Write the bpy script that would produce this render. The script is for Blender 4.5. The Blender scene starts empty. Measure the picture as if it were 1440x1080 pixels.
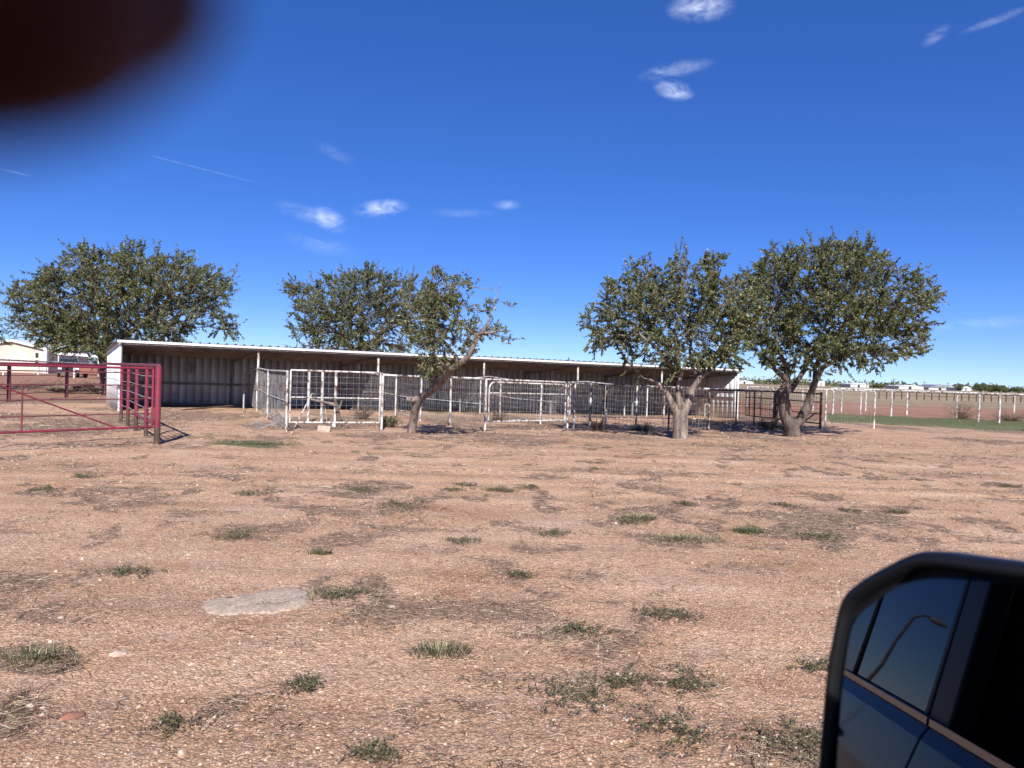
import bpy, bmesh, math, random
import numpy as np
from mathutils import Vector, Matrix
from mathutils import noise as MN

S = bpy.context.scene
COL = S.collection
F = 1083.0
CAMZ = 1.75
# ------------------------------------------------------------------ camera
RM = Matrix.Rotation(math.radians(90 - 0.79), 3, 'X') @ Matrix.Rotation(math.radians(1.75), 3, 'Z')
cd = bpy.data.cameras.new('camera')
cam = bpy.data.objects.new('camera', cd)
COL.objects.link(cam)
cam.matrix_world = Matrix.Translation((0, 0, CAMZ)) @ RM.to_4x4()
cd.sensor_width = 36
cd.lens = F / 1440 * 36
cd.clip_start = 0.004
cd.clip_end = 9000
cd.dof.use_dof = True
cd.dof.focus_distance = 9
cd.dof.aperture_fstop = 6.4
S.camera = cam
# ------------------------------------------------------------------ light
SUND = Vector((0.14, -1.28, 1.0)).normalized()      # towards the sun
W = bpy.data.worlds.new('World'); S.world = W; W.use_nodes = True
nt = W.node_tree; nt.nodes.clear()
out = nt.nodes.new('ShaderNodeOutputWorld'); bg = nt.nodes.new('ShaderNodeBackground')
sky = nt.nodes.new('ShaderNodeTexSky'); sky.sky_type = 'NISHITA'; sky.sun_disc = False
sky.sun_elevation = math.asin(SUND.z)
sky.sun_rotation = math.atan2(SUND.x, SUND.y)
sky.altitude = 900; sky.air_density = 0.6; sky.dust_density = 0.05; sky.ozone_density = 9.0
hs = nt.nodes.new('ShaderNodeHueSaturation'); hs.inputs['Saturation'].default_value = 1.27
hs.inputs['Hue'].default_value = 0.519
bg.inputs['Strength'].default_value = 0.143
gm = nt.nodes.new('ShaderNodeGamma'); gm.inputs[1].default_value = 0.72
nt.links.new(sky.outputs[0], gm.inputs[0]); nt.links.new(gm.outputs[0], hs.inputs['Color'])
nt.links.new(bg.outputs[0], out.inputs[0])
sd = bpy.data.lights.new('sun', 'SUN'); sd.energy = 4.7; sd.angle = math.radians(0.53); sd.color = (1, 0.955, 0.89)
so = bpy.data.objects.new('sun', sd); COL.objects.link(so)
so.rotation_euler = SUND.to_track_quat('Z', 'Y').to_euler(); so.location = (0, -30, 40)
S.view_settings.view_transform = 'Standard'; S.view_settings.look = 'None'
S.view_settings.gamma = 1; S.view_settings.exposure = 0.78
S.render.engine = 'CYCLES'

rnd = random.Random(7)
NR = np.random.default_rng(11)

# ------------------------------------------------------------------ helpers: projection onto the land
def ray(px, py):
    return RM @ Vector(((px - 720) / F, -(py - 540) / F, -1))
def smooth(a, b, x):
    t = min(1, max(0, (x - a) / (b - a))); return t * t * (3 - 2 * t)
AX = Vector((0.887, 0.46, 0)); DX = Vector((-0.46, 0.887, 0))    # along the shed, and front to back
SA = Vector((-13.8, 27.15, 0))
def g(x, y):
    s = (x - SA.x) * AX.x + (y - SA.y) * AX.y
    d = (x - SA.x) * DX.x + (y - SA.y) * DX.y
    z = -0.2 * smooth(0, 27, s) * smooth(16, 30, y)
    z += 0.13 * math.exp(-((d + 1.5) / 0.9) ** 2) * smooth(0.5, 4, s) * (1 - smooth(17, 24, s))
    return z
def gp(px, py):
    r = ray(px, py); z = 0
    for _ in range(12):
        t = (z - CAMZ) / r.z; z = g(r.x * t, r.y * t)
    return Vector((r.x * t, r.y * t, z))
def at(px, py, Y):
    r = ray(px, py); return Vector((0, 0, CAMZ)) + r * (Y / r.y)
def linepx(P, Q, px):                       # point of ground line PQ seen in pixel column px
    lo, hi = -0.3, 1.3
    def col(t):
        p = P.lerp(Q, t); v = RM.transposed() @ (Vector((p.x, p.y, 0)) - Vector((0, 0, CAMZ)))
        return 720 + F * v.x / -v.z
    s = 1 if col(hi) > col(lo) else -1
    for _ in range(40):
        m = (lo + hi) / 2
        if (col(m) - px) * s < 0: lo = m
        else: hi = m
    p = P.lerp(Q, lo); p.z = g(p.x, p.y); return p
def onland(p): return Vector((p.x, p.y, g(p.x, p.y)))

# ------------------------------------------------------------------ helpers: objects
def tag(o, label=None, cat=None, group=None, kind=None):
    if label: o['label'] = label
    if cat: o['category'] = cat
    if group: o['group'] = group
    if kind: o['kind'] = kind
    return o
def empty(name, loc, label, cat, group=None, rz=0):
    o = bpy.data.objects.new(name, None); COL.objects.link(o); o.location = loc
    o.rotation_euler.z = rz; o.empty_display_size = 0.3
    return tag(o, label, cat, group)
class MB:
    def __init__(s): s.v = []; s.f = []; s.sm = []
    def add(s, vs, fs, sm=False):
        b = len(s.v); s.v += [tuple(v) for v in vs]
        s.f += [tuple(i + b for i in f) for f in fs]; s.sm += [sm] * len(fs)
    def tube(s, p, q, r, r2=None, n=8, cap=True):
        s.path([p, q], [r, r if r2 is None else r2], n, cap); return s
    def path(s, pts, rs, n=8, cap=True, jit=0):
        pts = [Vector(p) for p in pts]; vs = []; fs = []
        up = Vector((0, 0, 1)); d0 = (pts[1] - pts[0]).normalized()
        u = d0.cross(up if abs(d0.z) < .9 else Vector((1, 0, 0))).normalized()
        for i, p in enumerate(pts):
            d = (pts[min(i + 1, len(pts) - 1)] - pts[max(i - 1, 0)]).normalized()
            u = (u - d * u.dot(d)).normalized(); w = d.cross(u)
            for k in range(n):
                a = 2 * math.pi * k / n
                rr = rs[i] * (1 + (rnd.uniform(-jit, jit) if jit else 0))
                vs.append(p + u * math.cos(a) * rr + w * math.sin(a) * rr)
        for i in range(len(pts) - 1):
            for k in range(n):
                a = i * n + k; b = i * n + (k + 1) % n
                fs.append((a, b, b + n, a + n))
        s.add(vs, fs, True)
        if cap:
            m = len(pts) - 1
            s.add([vs[k] for k in range(n)], [tuple(range(n - 1, -1, -1))])
            s.add([vs[m * n + k] for k in range(n)], [tuple(range(n))])
        return s
    def box(s, a, b, M=None):
        x0, y0, z0 = a; x1, y1, z1 = b
        vs = [Vector(c) for c in ((x0, y0, z0), (x1, y0, z0), (x1, y1, z0), (x0, y1, z0), (x0, y0, z1), (x1, y0, z1), (x1, y1, z1), (x0, y1, z1))]
        if M is not None: vs = [M @ v for v in vs]
        s.add(vs, [(0, 3, 2, 1), (4, 5, 6, 7), (0, 1, 5, 4), (1, 2, 6, 5), (2, 3, 7, 6), (3, 0, 4, 7)]); return s
    def bar(s, p, q, w, h):                 # square bar from p to q, w sideways, h upright
        p = Vector(p); q = Vector(q); d = (q - p); L = d.length; d.normalize()
        u = d.cross(Vector((0, 0, 1)))
        u = u.normalized() if u.length > 1e-4 else Vector((1, 0, 0))
        w2 = u.cross(d)
        M = Matrix((u.to_4d(), d.to_4d(), w2.to_4d(), (0, 0, 0, 1))).transposed()
        for i in range(3): M[i][3] = p[i]; M[3][i] = 0
        M[3][3] = 1
        return s.box((-w / 2, 0, -h / 2), (w / 2, L, h / 2), M)
    def prism(s, poly, ext):                # closed 3D polygon swept by the vector ext
        n = len(poly); P = [Vector(p) for p in poly]; e = Vector(ext)
        s.add(P + [p + e for p in P], [tuple(range(n - 1, -1, -1)), tuple(range(n, 2 * n))] + [(i, (i + 1) % n, (i + 1) % n + n, i + n) for i in range(n)]); return s
    def build(s, name, m, parent=None, bevel=0):
        me = bpy.data.meshes.new(name); me.from_pydata(s.v, [], s.f); me.validate()
        if len(me.polygons) == len(s.sm): me.polygons.foreach_set('use_smooth', s.sm)
        me.materials.append(m); me.update()
        o = bpy.data.objects.new(name, me); COL.objects.link(o)
        if parent is not None:
            o.parent = parent
            o.matrix_parent_inverse = Matrix.Identity(4)
            # geometry was written in world coordinates: bring it into the parent's frame
            inv = (Matrix.Translation(parent_loc(parent)) @ Matrix.Rotation(parent_rz(parent), 4, 'Z')).inverted()
            me.transform(inv)
        if bevel:
            b = o.modifiers.new('bevel', 'BEVEL'); b.width = bevel; b.segments = 2; b.limit_method = 'ANGLE'
        return o
def parent_loc(p):
    while p.type != 'EMPTY' and p.parent: p = p.parent
    return p.location
def parent_rz(p):
    while p.type != 'EMPTY' and p.parent: p = p.parent
    return p.rotation_euler.z
def npmesh(name, V, Fc, m, parent=None, smooth_=False, colors=None):
    me = bpy.data.meshes.new(name); k = Fc.shape[1]; nf = len(Fc)
    V = np.asarray(V, dtype=np.float32)
    if parent is not None: V = V - np.array(parent_loc(parent), dtype=np.float32)
    me.vertices.add(len(V)); me.vertices.foreach_set('co', V.ravel())
    me.loops.add(nf * k); me.loops.foreach_set('vertex_index', Fc.astype(np.int32).ravel())
    me.polygons.add(nf); me.polygons.foreach_set('loop_start', np.arange(0, nf * k, k, dtype=np.int32))
    me.polygons.foreach_set('loop_total', np.full(nf, k, dtype=np.int32))
    if smooth_: me.polygons.foreach_set('use_smooth', np.ones(nf, dtype=bool))
    if colors is not None:
        at_ = me.color_attributes.new('tint', 'FLOAT_COLOR', 'POINT'); at_.data.foreach_set('color', colors.astype(np.float32).ravel())
    me.materials.append(m); me.update(calc_edges=True); me.validate()
    o = bpy.data.objects.new(name, me); COL.objects.link(o)
    if parent is not None: o.parent = parent
    return o
def copy_tree(o, parent=None):
    c = o.copy(); COL.objects.link(c)
    if parent: c.parent = parent
    for ch in list(o.children): copy_tree(ch, c)
    return c

# ------------------------------------------------------------------ materials
def mat(name, col, rough=0.6, metal=0, spec=0.5):
    m = bpy.data.materials.new(name); m.use_nodes = True
    b = m.node_tree.nodes['Principled BSDF']
    b.inputs['Base Color'].default_value = (*col, 1); b.inputs['Roughness'].default_value = rough
    b.inputs['Metallic'].default_value = metal; b.inputs['Specular IOR Level'].default_value = spec
    return m
def N(m, t, **kw):
    n = m.node_tree.nodes.new(t)
    for k, v in kw.items():
        if hasattr(n, k): setattr(n, k, v)
        else: n.inputs[k].default_value = v
    return n
def L(m, a, b): m.node_tree.links.new(a, b)
def ramp(m, fac, stops):
    r = N(m, 'ShaderNodeValToRGB'); L(m, fac, r.inputs[0]); e = r.color_ramp.elements
    while len(e) < len(stops): e.new(0.5)
    for i, (p, c) in enumerate(stops): e[i].position = p; e[i].color = (*c, 1) if len(c) == 3 else c
    return r.outputs[0]
def mixc(m, fac, a, b, mode='MIX'):
    n = N(m, 'ShaderNodeMix', data_type='RGBA', blend_type=mode)
    for s, v in ((0, fac), (6, a), (7, b)):
        if hasattr(v, 'default_value') or hasattr(v, 'is_output'): L(m, v, n.inputs[s])
        else: n.inputs[s].default_value = v if s == 0 else (*v, 1)
    return n.outputs[2]
def worn(name, c1, c2, scale=8, lo=0.45, hi=0.6, rough=0.55, metal=0, bump=0.2, stretch=(1, 1, 1)):
    """paint c1 with patches c2 (rust, dirt, bare metal)"""
    m = mat(name, c1, rough, metal); b = m.node_tree.nodes['Principled BSDF']
    tc = N(m, 'ShaderNodeTexCoord'); mp = N(m, 'ShaderNodeMapping'); mp.inputs['Scale'].default_value = stretch
    L(m, tc.outputs['Object'], mp.inputs[0])
    n = N(m, 'ShaderNodeTexNoise'); n.inputs['Scale'].default_value = scale; n.inputs['Detail'].default_value = 6; n.inputs['Roughness'].default_value = .65
    L(m, mp.outputs[0], n.inputs['Vector'])
    f = ramp(m, n.outputs[0], [(lo, (0, 0, 0)), (hi, (1, 1, 1))])
    n2 = N(m, 'ShaderNodeTexNoise'); n2.inputs['Scale'].default_value = scale * .35; L(m, mp.outputs[0], n2.inputs['Vector'])
    cc = mixc(m, f, c1, c2)
    v = ramp(m, n2.outputs[0], [(0.3, (.78, .78, .78)), (0.7, (1.1, 1.1, 1.1))])
    L(m, mixc(m, 1.0, cc, v, 'MULTIPLY'), b.inputs['Base Color'])
    bp = N(m, 'ShaderNodeBump'); bp.inputs['Strength'].default_value = bump; bp.inputs['Distance'].default_value = .01
    L(m, n.outputs[0], bp.inputs['Height']); L(m, bp.outputs[0], b.inputs['Normal'])
    return m
M_white = worn('white_pipe_paint', (.60, .59, .57), (.15, .08, .05), 9, .47, .6, stretch=(1, 1, .5))
M_patchy = worn('peeling_white_paint', (.70, .68, .65), (.11, .055, .035), 5, .44, .56, stretch=(1, 1, .6))
M_rust = worn('brown_rusted_steel', (.055, .035, .03), (.13, .07, .045), 7, .4, .7, .7)
M_red = worn('red_pipe_paint', (.24, .025, .055), (.12, .04, .04), 9, .46, .66, .45)
M_redold = worn('dull_red_pipe_paint', (.17, .03, .045), (.08, .04, .035), 8, .45, .65, .6)
M_wire = worn('galvanised_wire', (.38, .38, .38), (.2, .15, .12), 4, .4, .65, .55)
M_wired = worn('rusted_wire', (.10, .07, .06), (.05, .035, .03), 4, .4, .65, .7)
M_trim = worn('white_steel_trim', (.66, .66, .65), (.5, .47, .42), 3, .6, .8, .4)
M_sheetw = worn('white_ribbed_sheet', (.78, .79, .80), (.6, .58, .54), 2, .6, .85, .4)
M_galv = worn('galvanised_roof_sheet', (.30, .32, .34), (.20, .20, .20), 2, .45, .7, .45, .35)
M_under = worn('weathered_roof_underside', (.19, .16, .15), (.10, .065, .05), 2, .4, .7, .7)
M_dark = mat('dark_opening', (.012, .012, .013), .6)
M_rock = worn('pale_caliche_rock', (.52, .44, .36), (.38, .28, .21), 12, .4, .6, .9)
M_brick = worn('red_brick_piece', (.30, .12, .08), (.2, .1, .07), 20, .4, .6, .9)
M_wood = worn('grey_brown_dead_wood', (.18, .13, .10), (.09, .06, .045), 9, .4, .6, .9, stretch=(1, 1, .3))

M_wall2 = worn('grey_girt_paint', (.20, .19, .18), (.10, .08, .07), 5, .45, .7, .6)
def wallmat():
    m = mat('beige_ribbed_wall_sheet', (.4, .38, .34), .5); b = m.node_tree.nodes['Principled BSDF']
    a = N(m, 'ShaderNodeAttribute', attribute_name='tint')
    tc = N(m, 'ShaderNodeTexCoord'); mp = N(m, 'ShaderNodeMapping'); mp.inputs['Scale'].default_value = (1.5, 1.5, .35)
    n = N(m, 'ShaderNodeTexNoise'); n.inputs['Scale'].default_value = 1.3; n.inputs['Detail'].default_value = 6
    L(m, tc.outputs['Object'], mp.inputs[0]); L(m, mp.outputs[0], n.inputs['Vector'])
    v = ramp(m, n.outputs[0], [(.32, (.72, .70, .67)), (.62, (1.05, 1.05, 1.05))])
    L(m, mixc(m, 1.0, a.outputs['Color'], v, 'MULTIPLY'), b.inputs['Base Color'])
    return m
M_wall = wallmat()

def barkmat(name, c1, c2, sc=14):
    m = mat(name, c1, .9); b = m.node_tree.nodes['Principled BSDF']
    tc = N(m, 'ShaderNodeTexCoord'); mp = N(m, 'ShaderNodeMapping'); mp.inputs['Scale'].default_value = (1, 1, .22)
    n = N(m, 'ShaderNodeTexNoise'); n.inputs['Scale'].default_value = sc; n.inputs['Detail'].default_value = 8; n.inputs['Roughness'].default_value = .7
    L(m, tc.outputs['Object'], mp.inputs[0]); L(m, mp.outputs[0], n.inputs['Vector'])
    n2 = N(m, 'ShaderNodeTexNoise'); n2.inputs['Scale'].default_value = 2.2; L(m, tc.outputs['Object'], n2.inputs['Vector'])
    c = ramp(m, n.outputs[0], [(.36, c2), (.58, c1)])
    v = ramp(m, n2.outputs[0], [(.35, (.7, .7, .7)), (.65, (1.15, 1.12, 1.08))])
    L(m, mixc(m, 1.0, c, v, 'MULTIPLY'), b.inputs['Base Color'])
    bp = N(m, 'ShaderNodeBump'); bp.inputs['Strength'].default_value = .8; bp.inputs['Distance'].default_value = .03
    L(m, n.outputs[0], bp.inputs['Height']); L(m, bp.outputs[0], b.inputs['Normal'])
    return m
M_bark = barkmat('grey_tan_bark', (.27, .22, .19), (.07, .05, .042), 11)
M_barkm = barkmat('grey_brown_bark', (.15, .115, .10), (.035, .027, .023), 10)
M_barkd = barkmat('dark_brown_bark', (.15, .11, .09), (.06, .045, .035))

def leafmat(name, sat=1.0):
    m = mat(name, (.07, .09, .03), .42, 0, .45); nt = m.node_tree; b = nt.nodes['Principled BSDF']
    a = N(m, 'ShaderNodeAttribute', attribute_name='tint')
    L(m, a.outputs['Color'], b.inputs['Base Color'])
    t = N(m, 'ShaderNodeBsdfTranslucent'); L(m, a.outputs['Color'], t.inputs[0])
    mx = N(m, 'ShaderNodeMixShader'); mx.inputs[0].default_value = .22
    L(m, b.outputs[0], mx.inputs[1]); L(m, t.outputs[0], mx.inputs[2])
    L(m, mx.outputs[0], nt.nodes['Material Output'].inputs[0])
    return m
M_leaf = leafmat('leaf')
def attrmat(name, rough=.85):
    m = mat(name, (1, 1, 1), rough, 0, .3)
    a = N(m, 'ShaderNodeAttribute', attribute_name='tint'); L(m, a.outputs['Color'], m.node_tree.nodes['Principled BSDF'].inputs['Base Color'])
    return m
M_tint = attrmat('litter_and_stone')

# ------------------------------------------------------------------ sky wisps (by direction, part of the sky itself)
def sky_wisps():
    tc = nt.nodes.new('ShaderNodeTexCoord')
    def math_(op, a, b=None, c=None, clamp=False):
        n = nt.nodes.new('ShaderNodeMath'); n.operation = op; n.use_clamp = clamp
        for i, v in enumerate((a, b, c)):
            if v is None: continue
            if hasattr(v, 'is_output'): nt.links.new(v, n.inputs[i])
            else: n.inputs[i].default_value = v
        return n.outputs[0]
    def dot(vec):
        n = nt.nodes.new('ShaderNodeVectorMath'); n.operation = 'DOT_PRODUCT'
        nt.links.new(tc.outputs['Generated'], n.inputs[0]); n.inputs[1].default_value = vec; return n.outputs['Value']
    total = None
    #  px, py, half width, half height (as pixels of the photo), tilt in degrees, strength
    for px, py, w, h, tilt, k in ((985, 10, 55, 24, 4, .8), (948, 126, 34, 17, 14, .85), (950, 98, 60, 14, -6, .4), (536, 293, 46, 15, -8, .8),
                                  (462, 309, 34, 19, 22, .6), (430, 300, 50, 16, 12, .25), (1316, 50, 26, 13, -30, .3), (1400, 28, 60, 9, -12, .25),
                                  (712, 288, 24, 9, 0, .28), (450, 345, 70, 16, 10, .14), (275, 235, 120, 2.2, 10, .16), (20, 242, 35, 2.0, 8, .25),
                                  (1380, 455, 110, 14, -4, .18), (650, 300, 60, 8, 0, .12), (470, 215, 40, 12, 20, .10)):
        c = ray(px, py).normalized(); a = (ray(px + 1, py).normalized() - c) ; b_ = (ray(px, py - 1).normalized() - c)
        t = math.radians(-tilt); sc = a.length
        u = (a * math.cos(t) + b_ * math.sin(t)).normalized() / (w * sc); v = (b_ * math.cos(t) - a * math.sin(t)).normalized() / (h * sc)
        p = math_('SUBTRACT', dot(u), c.dot(u)); q = math_('SUBTRACT', dot(v), c.dot(v))
        r2 = math_('ADD', math_('MULTIPLY', p, p), math_('MULTIPLY', q, q))
        m = math_('SUBTRACT', 1.0, r2, clamp=True); m = math_('MULTIPLY', math_('MULTIPLY', m, m), k * .9)
        fr = math_('GREATER_THAN', dot(c), 0.0); m = math_('MULTIPLY', m, fr)
        total = m if total is None else math_('MAXIMUM', total, m)
    mp = nt.nodes.new('ShaderNodeMapping'); mp.inputs['Scale'].default_value = (1, 1, 2.1); mp.inputs['Rotation'].default_value = (0, .35, 0)
    nt.links.new(tc.outputs['Generated'], mp.inputs[0])
    n = nt.nodes.new('ShaderNodeTexNoise'); n.inputs['Scale'].default_value = 30; n.inputs['Detail'].default_value = 8; n.inputs['Roughness'].default_value = .62; n.inputs['Distortion'].default_value = .6
    nt.links.new(mp.outputs[0], n.inputs['Vector'])
    nn = math_('MULTIPLY_ADD', n.outputs[0], 2.5, -.88, clamp=True)
    f = math_('MULTIPLY', total, nn, clamp=True)
    mx = nt.nodes.new('ShaderNodeMix'); mx.data_type = 'RGBA'
    nt.links.new(f, mx.inputs[0]); nt.links.new(hs.outputs[0], mx.inputs[6]); mx.inputs[7].default_value = (5.6, 6.0, 6.8, 1)
    nt.links.new(mx.outputs[2], bg.inputs['Color'])
sky_wisps()

# ------------------------------------------------------------------ ground
def vnoise(x, y, seed=0):
    xi = np.floor(x).astype(np.int64); yi = np.floor(y).astype(np.int64); fx = x - xi; fy = y - yi
    fx = fx * fx * (3 - 2 * fx); fy = fy * fy * (3 - 2 * fy)
    def h(a, b):
        n = (a * 374761393 + b * 668265263 + seed * 974634777) & 0x7fffffff
        n = ((n ^ (n >> 13)) * 1274126177) & 0x7fffffff
        return ((n ^ (n >> 16)) & 0xffff) / 65535.0
    return (h(xi, yi) * (1 - fx) + h(xi + 1, yi) * fx) * (1 - fy) + (h(xi, yi + 1) * (1 - fx) + h(xi + 1, yi + 1) * fx) * fy
def fbm(x, y, o=4, seed=0):
    s = 0; a = .5
    for i in range(o):
        s = s + a * vnoise(x * 2 ** i + 17.3 * i, y * 2 ** i - 9.1 * i, seed + i); a *= .5
    return s / (1 - .5 ** o)
def gnp(x, y):
    def sm(a, b, v):
        t = np.clip((v - a) / (b - a), 0, 1); return t * t * (3 - 2 * t)
    s = (x - SA.x) * AX.x + (y - SA.y) * AX.y; d = (x - SA.x) * DX.x + (y - SA.y) * DX.y
    return -0.2 * sm(0, 27, s) * sm(16, 30, y) + 0.13 * np.exp(-((d + 1.5) / 0.9) ** 2) * sm(.5, 4, s) * (1 - sm(17, 24, s))
def relief(x, y):
    r = np.hypot(x, y)
    z = (fbm(x * .8, y * .8, 4, 3) - .5) * .05 + (fbm(x * 5, y * 5, 3, 9) - .5) * .022 * np.clip(14 / (r + 1), 0, 1)
    z += (fbm(x * .12, y * 2.2, 3, 21) - .5) * .11 * np.exp(-((y - 13.5) / 3.5) ** 2)       # wheel ruts across the yard
    return z
PATCH = [  # px, py, rx, ry, strength, of dry litter lying on the dirt
 (500,700,130,22,.8),(560,708,60,14,.8),(420,703,60,10,.6),(330,750,40,5,.7),(180,805,34,6,.7),(15,815,34,11,.8),(485,835,62,24,.8),
 (50,928,62,18,.9),(20,1010,60,40,.6),(860,700,90,24,.6),(960,725,120,22,.9),(1100,742,150,28,.9),(930,762,120,16,.7),(720,690,40,8,.6),(780,768,60,12,.6),
 (350,1010,80,34,.7),(820,892,70,20,.8),(930,870,50,12,.8),(1100,1060,80,30,.8),(1230,720,160,14,.6),(1150,690,200,10,.5),(120,690,140,12,.5),
 (230,715,120,10,.5),(760,840,60,30,.5),(620,1000,70,20,.5),(900,970,150,26,.7),(640,920,70,18,.7),(1390,700,100,14,.5),(300,660,200,7,.45),(830,665,260,7,.45),(700,955,60,12,.4),
 (560,640,170,6,.5),(1200,660,220,7,.5),(60,660,120,7,.5),(425,965,40,12,.7),(1290,760,80,16,.5),(700,628,260,5,.6),(1000,634,200,4,.6),(450,640,160,5,.6),(1250,640,180,5,.6),(150,628,160,7,.6),(640,612,160,6,.7),(1330,668,120,6,.6),(300,585,90,9,.8),(450,588,90,8,.8),(640,590,70,8,.7),(760,596,60,6,.7),(120,590,110,9,.7),(540,665,160,4,.5),(240,675,150,4,.5),(1040,800,60,10,.4),(600,770,50,9,.4),(150,770,60,7,.35),(1000,655,120,5,.5)]
GREENP = [(370,624,60,6,.8),(300,612,60,5,.4),(620,578,20,7,.7),(565,710,30,8,.5),(505,690,28,6,.5),(1050,747,22,7,.6),(950,757,60,8,.4),(330,752,24,4,.4),(1110,735,60,10,.3),(640,585,25,6,.3),(830,755,40,6,.35),(45,928,36,10,.35),(640,920,30,10,.3)]
def pixmask(lst, px, py, wob):
    m = np.zeros_like(px)
    for x, y, rx, ry, k in lst:
        r = ((px - x) / rx) ** 2 + ((py - y) / ry) ** 2
        m = np.maximum(m, k * np.clip(1.35 - r + wob, 0, 1))
    return m
def inpoly(px, py, poly):
    c = np.zeros(px.shape, bool); n = len(poly)
    for i in range(n):
        x1, y1 = poly[i]; x2, y2 = poly[(i + 1) % n]
        if y1 == y2: continue
        k = ((y1 > py) != (y2 > py)) & (px < (x2 - x1) * (py - y1) / (y2 - y1) + x1); c ^= k
    return c
RMn = np.array([[RM[i][j] for j in range(3)] for i in range(3)])
def topx(x, y, z):
    v = np.stack([x, y, z - CAMZ], -1) @ RMn          # = R^T v
    w = np.where(v[..., 2] < -.05, -v[..., 2], 1e9)
    px = np.where(w < 1e8, 720 + F * v[..., 0] / w, -9999.); py = np.where(w < 1e8, 540 - F * v[..., 1] / w, -9999.)
    return px, py
def zones(x, y, z):
    """litter, green, red dirt, open field"""
    px, py = topx(x, y, z)
    wob = (fbm(x * 1.1, y * 1.1, 4, 31) - .5) * 3.2
    wob2 = (fbm(x * .35, y * .35, 4, 41) - .5)
    lit = pixmask(PATCH, px, py, wob)
    r = np.hypot(x, y)
    lit = np.maximum(lit * .95, np.clip((fbm(x * .5, y * .9, 5, 51) - .6) * 5, 0, .5))
    band = np.exp(-((py - 652 - (px - 700) * .012 + wob * 2) / 7) ** 2) + np.exp(-((py - 672 - (px - 700) * .01 + wob * 2) / 5) ** 2) + .8 * np.exp(-((py - 634 + wob * 2) / 5) ** 2)
    lit = np.maximum(lit, np.clip((y - 14.5) / 5, 0, 1) * np.clip(.35 + wob2 * 2.5, 0, .9) * np.clip((60 - y) / 20, 0, 1))
    lit = lit * (1 - np.clip(band, 0, 1) * .8)
    cl = fbm(x * 2.6 + wob, y * 1.9, 4, 61); nearf = np.clip((22 - y) / 5, 0, 1)
    lit = lit * (1 - nearf * (1 - np.clip((cl - .37) * 6, .2, 1.3)))
    sp_ = np.clip((fbm(x * 2.1, y * 1.6, 4, 71) - .655) * 14, 0, .95) * np.clip((y - 6) / 4, 0, 1) * np.clip((24 - y) / 5, 0, 1); lit = np.maximum(lit, sp_)
    gr = pixmask(GREENP, px, py, wob)
    wob3 = wob2 * 4
    strip = [(1165, 581), (1300, 586), (1500, 593), (1500, 612), (1330, 602), (1230, 596), (1165, 594)]
    gs = .5 * (inpoly(px, py + wob3 * 2.2, strip) * np.clip(.95 + wob * .35, 0, 1.1)) + .5 * inpoly(px, py + wob * 3.5, strip) * .9
    gr = np.maximum(gr, gs)
    sx = (x - SA.x) * AX.x + (y - SA.y) * AX.y; dd = (x - SA.x) * DX.x + (y - SA.y) * DX.y
    red = ((x > 13) & (y > 40 + wob3) & (y < 105 + wob3 * 6)).astype(float) * .75
    red = np.maximum(red, ((x < -12) & (y > 32 + wob3 * .7)).astype(float) * .8)
    red = np.maximum(red, np.clip(1 - np.abs(dd + 3.6 + wob3 * .5) / 1.2, 0, 1) * .55 * ((sx > 6) & (sx < 27)))
    field = ((x > 5) & (y > 75 + wob3 * 8)).astype(float) * np.clip(.75 + wob * .2, 0, 1)
    field = np.maximum(field, (np.abs(x) < 1e9) * (y > 170) * .8)
    return lit, gr, red, field
def ground():
    th = list(np.arange(-41, 41.001, .17)) + list(np.arange(45, 318, 6.0)); th = np.radians(np.array(th))
    rr = [1.2, 2.0, 2.6]; r = 2.9
    while r < 60: rr.append(r); r *= 1.011
    while r < 7000: rr.append(r); r *= 1.06
    rr = np.array(rr); T, Rr = np.meshgrid(th, rr)
    x = Rr * np.sin(T); y = Rr * np.cos(T)
    z = gnp(x, y) + relief(x, y) * np.clip(200 / Rr, 0, 1)
    lit, gr, red, field = zones(x.ravel(), y.ravel(), z.ravel())
    V = np.stack([x.ravel(), y.ravel(), z.ravel()], -1); V = np.vstack([V, [[0, 0, 0]]])
    nr, ntn = x.shape; i = np.arange(nr - 1)[:, None]; j = np.arange(ntn)[None, :]; j2 = (j + 1) % ntn
    Fq = np.stack([i * ntn + j, i * ntn + j2, (i + 1) * ntn + j2, (i + 1) * ntn + j], -1).reshape(-1, 4)[:, ::-1]
    c = len(V) - 1; jj = np.arange(ntn)
    Ft = np.stack([np.full(ntn, c), (jj + 1) % ntn, jj, jj], -1)
    col = np.stack([lit, gr, red, field], -1); col = np.vstack([col, [[0, 0, 0, 0]]])
    me_faces = Fq
    m = groundmat()
    o = npmesh('ground', V, me_faces, m, None, True, col)
    b = bmesh.new(); b.from_mesh(o.data); b.verts.ensure_lookup_table()
    for k in range(ntn):
        try:
            f = b.faces.new((b.verts[c], b.verts[(k + 1) % ntn], b.verts[k])); f.smooth = True
        except Exception: pass
    bmesh.ops.recalc_face_normals(b, faces=b.faces[:]); b.to_mesh(o.data); b.free()
    if o.data.polygons[0].normal.z < 0: o.data.flip_normals()
    tag(o, kind='structure'); return o
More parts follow.
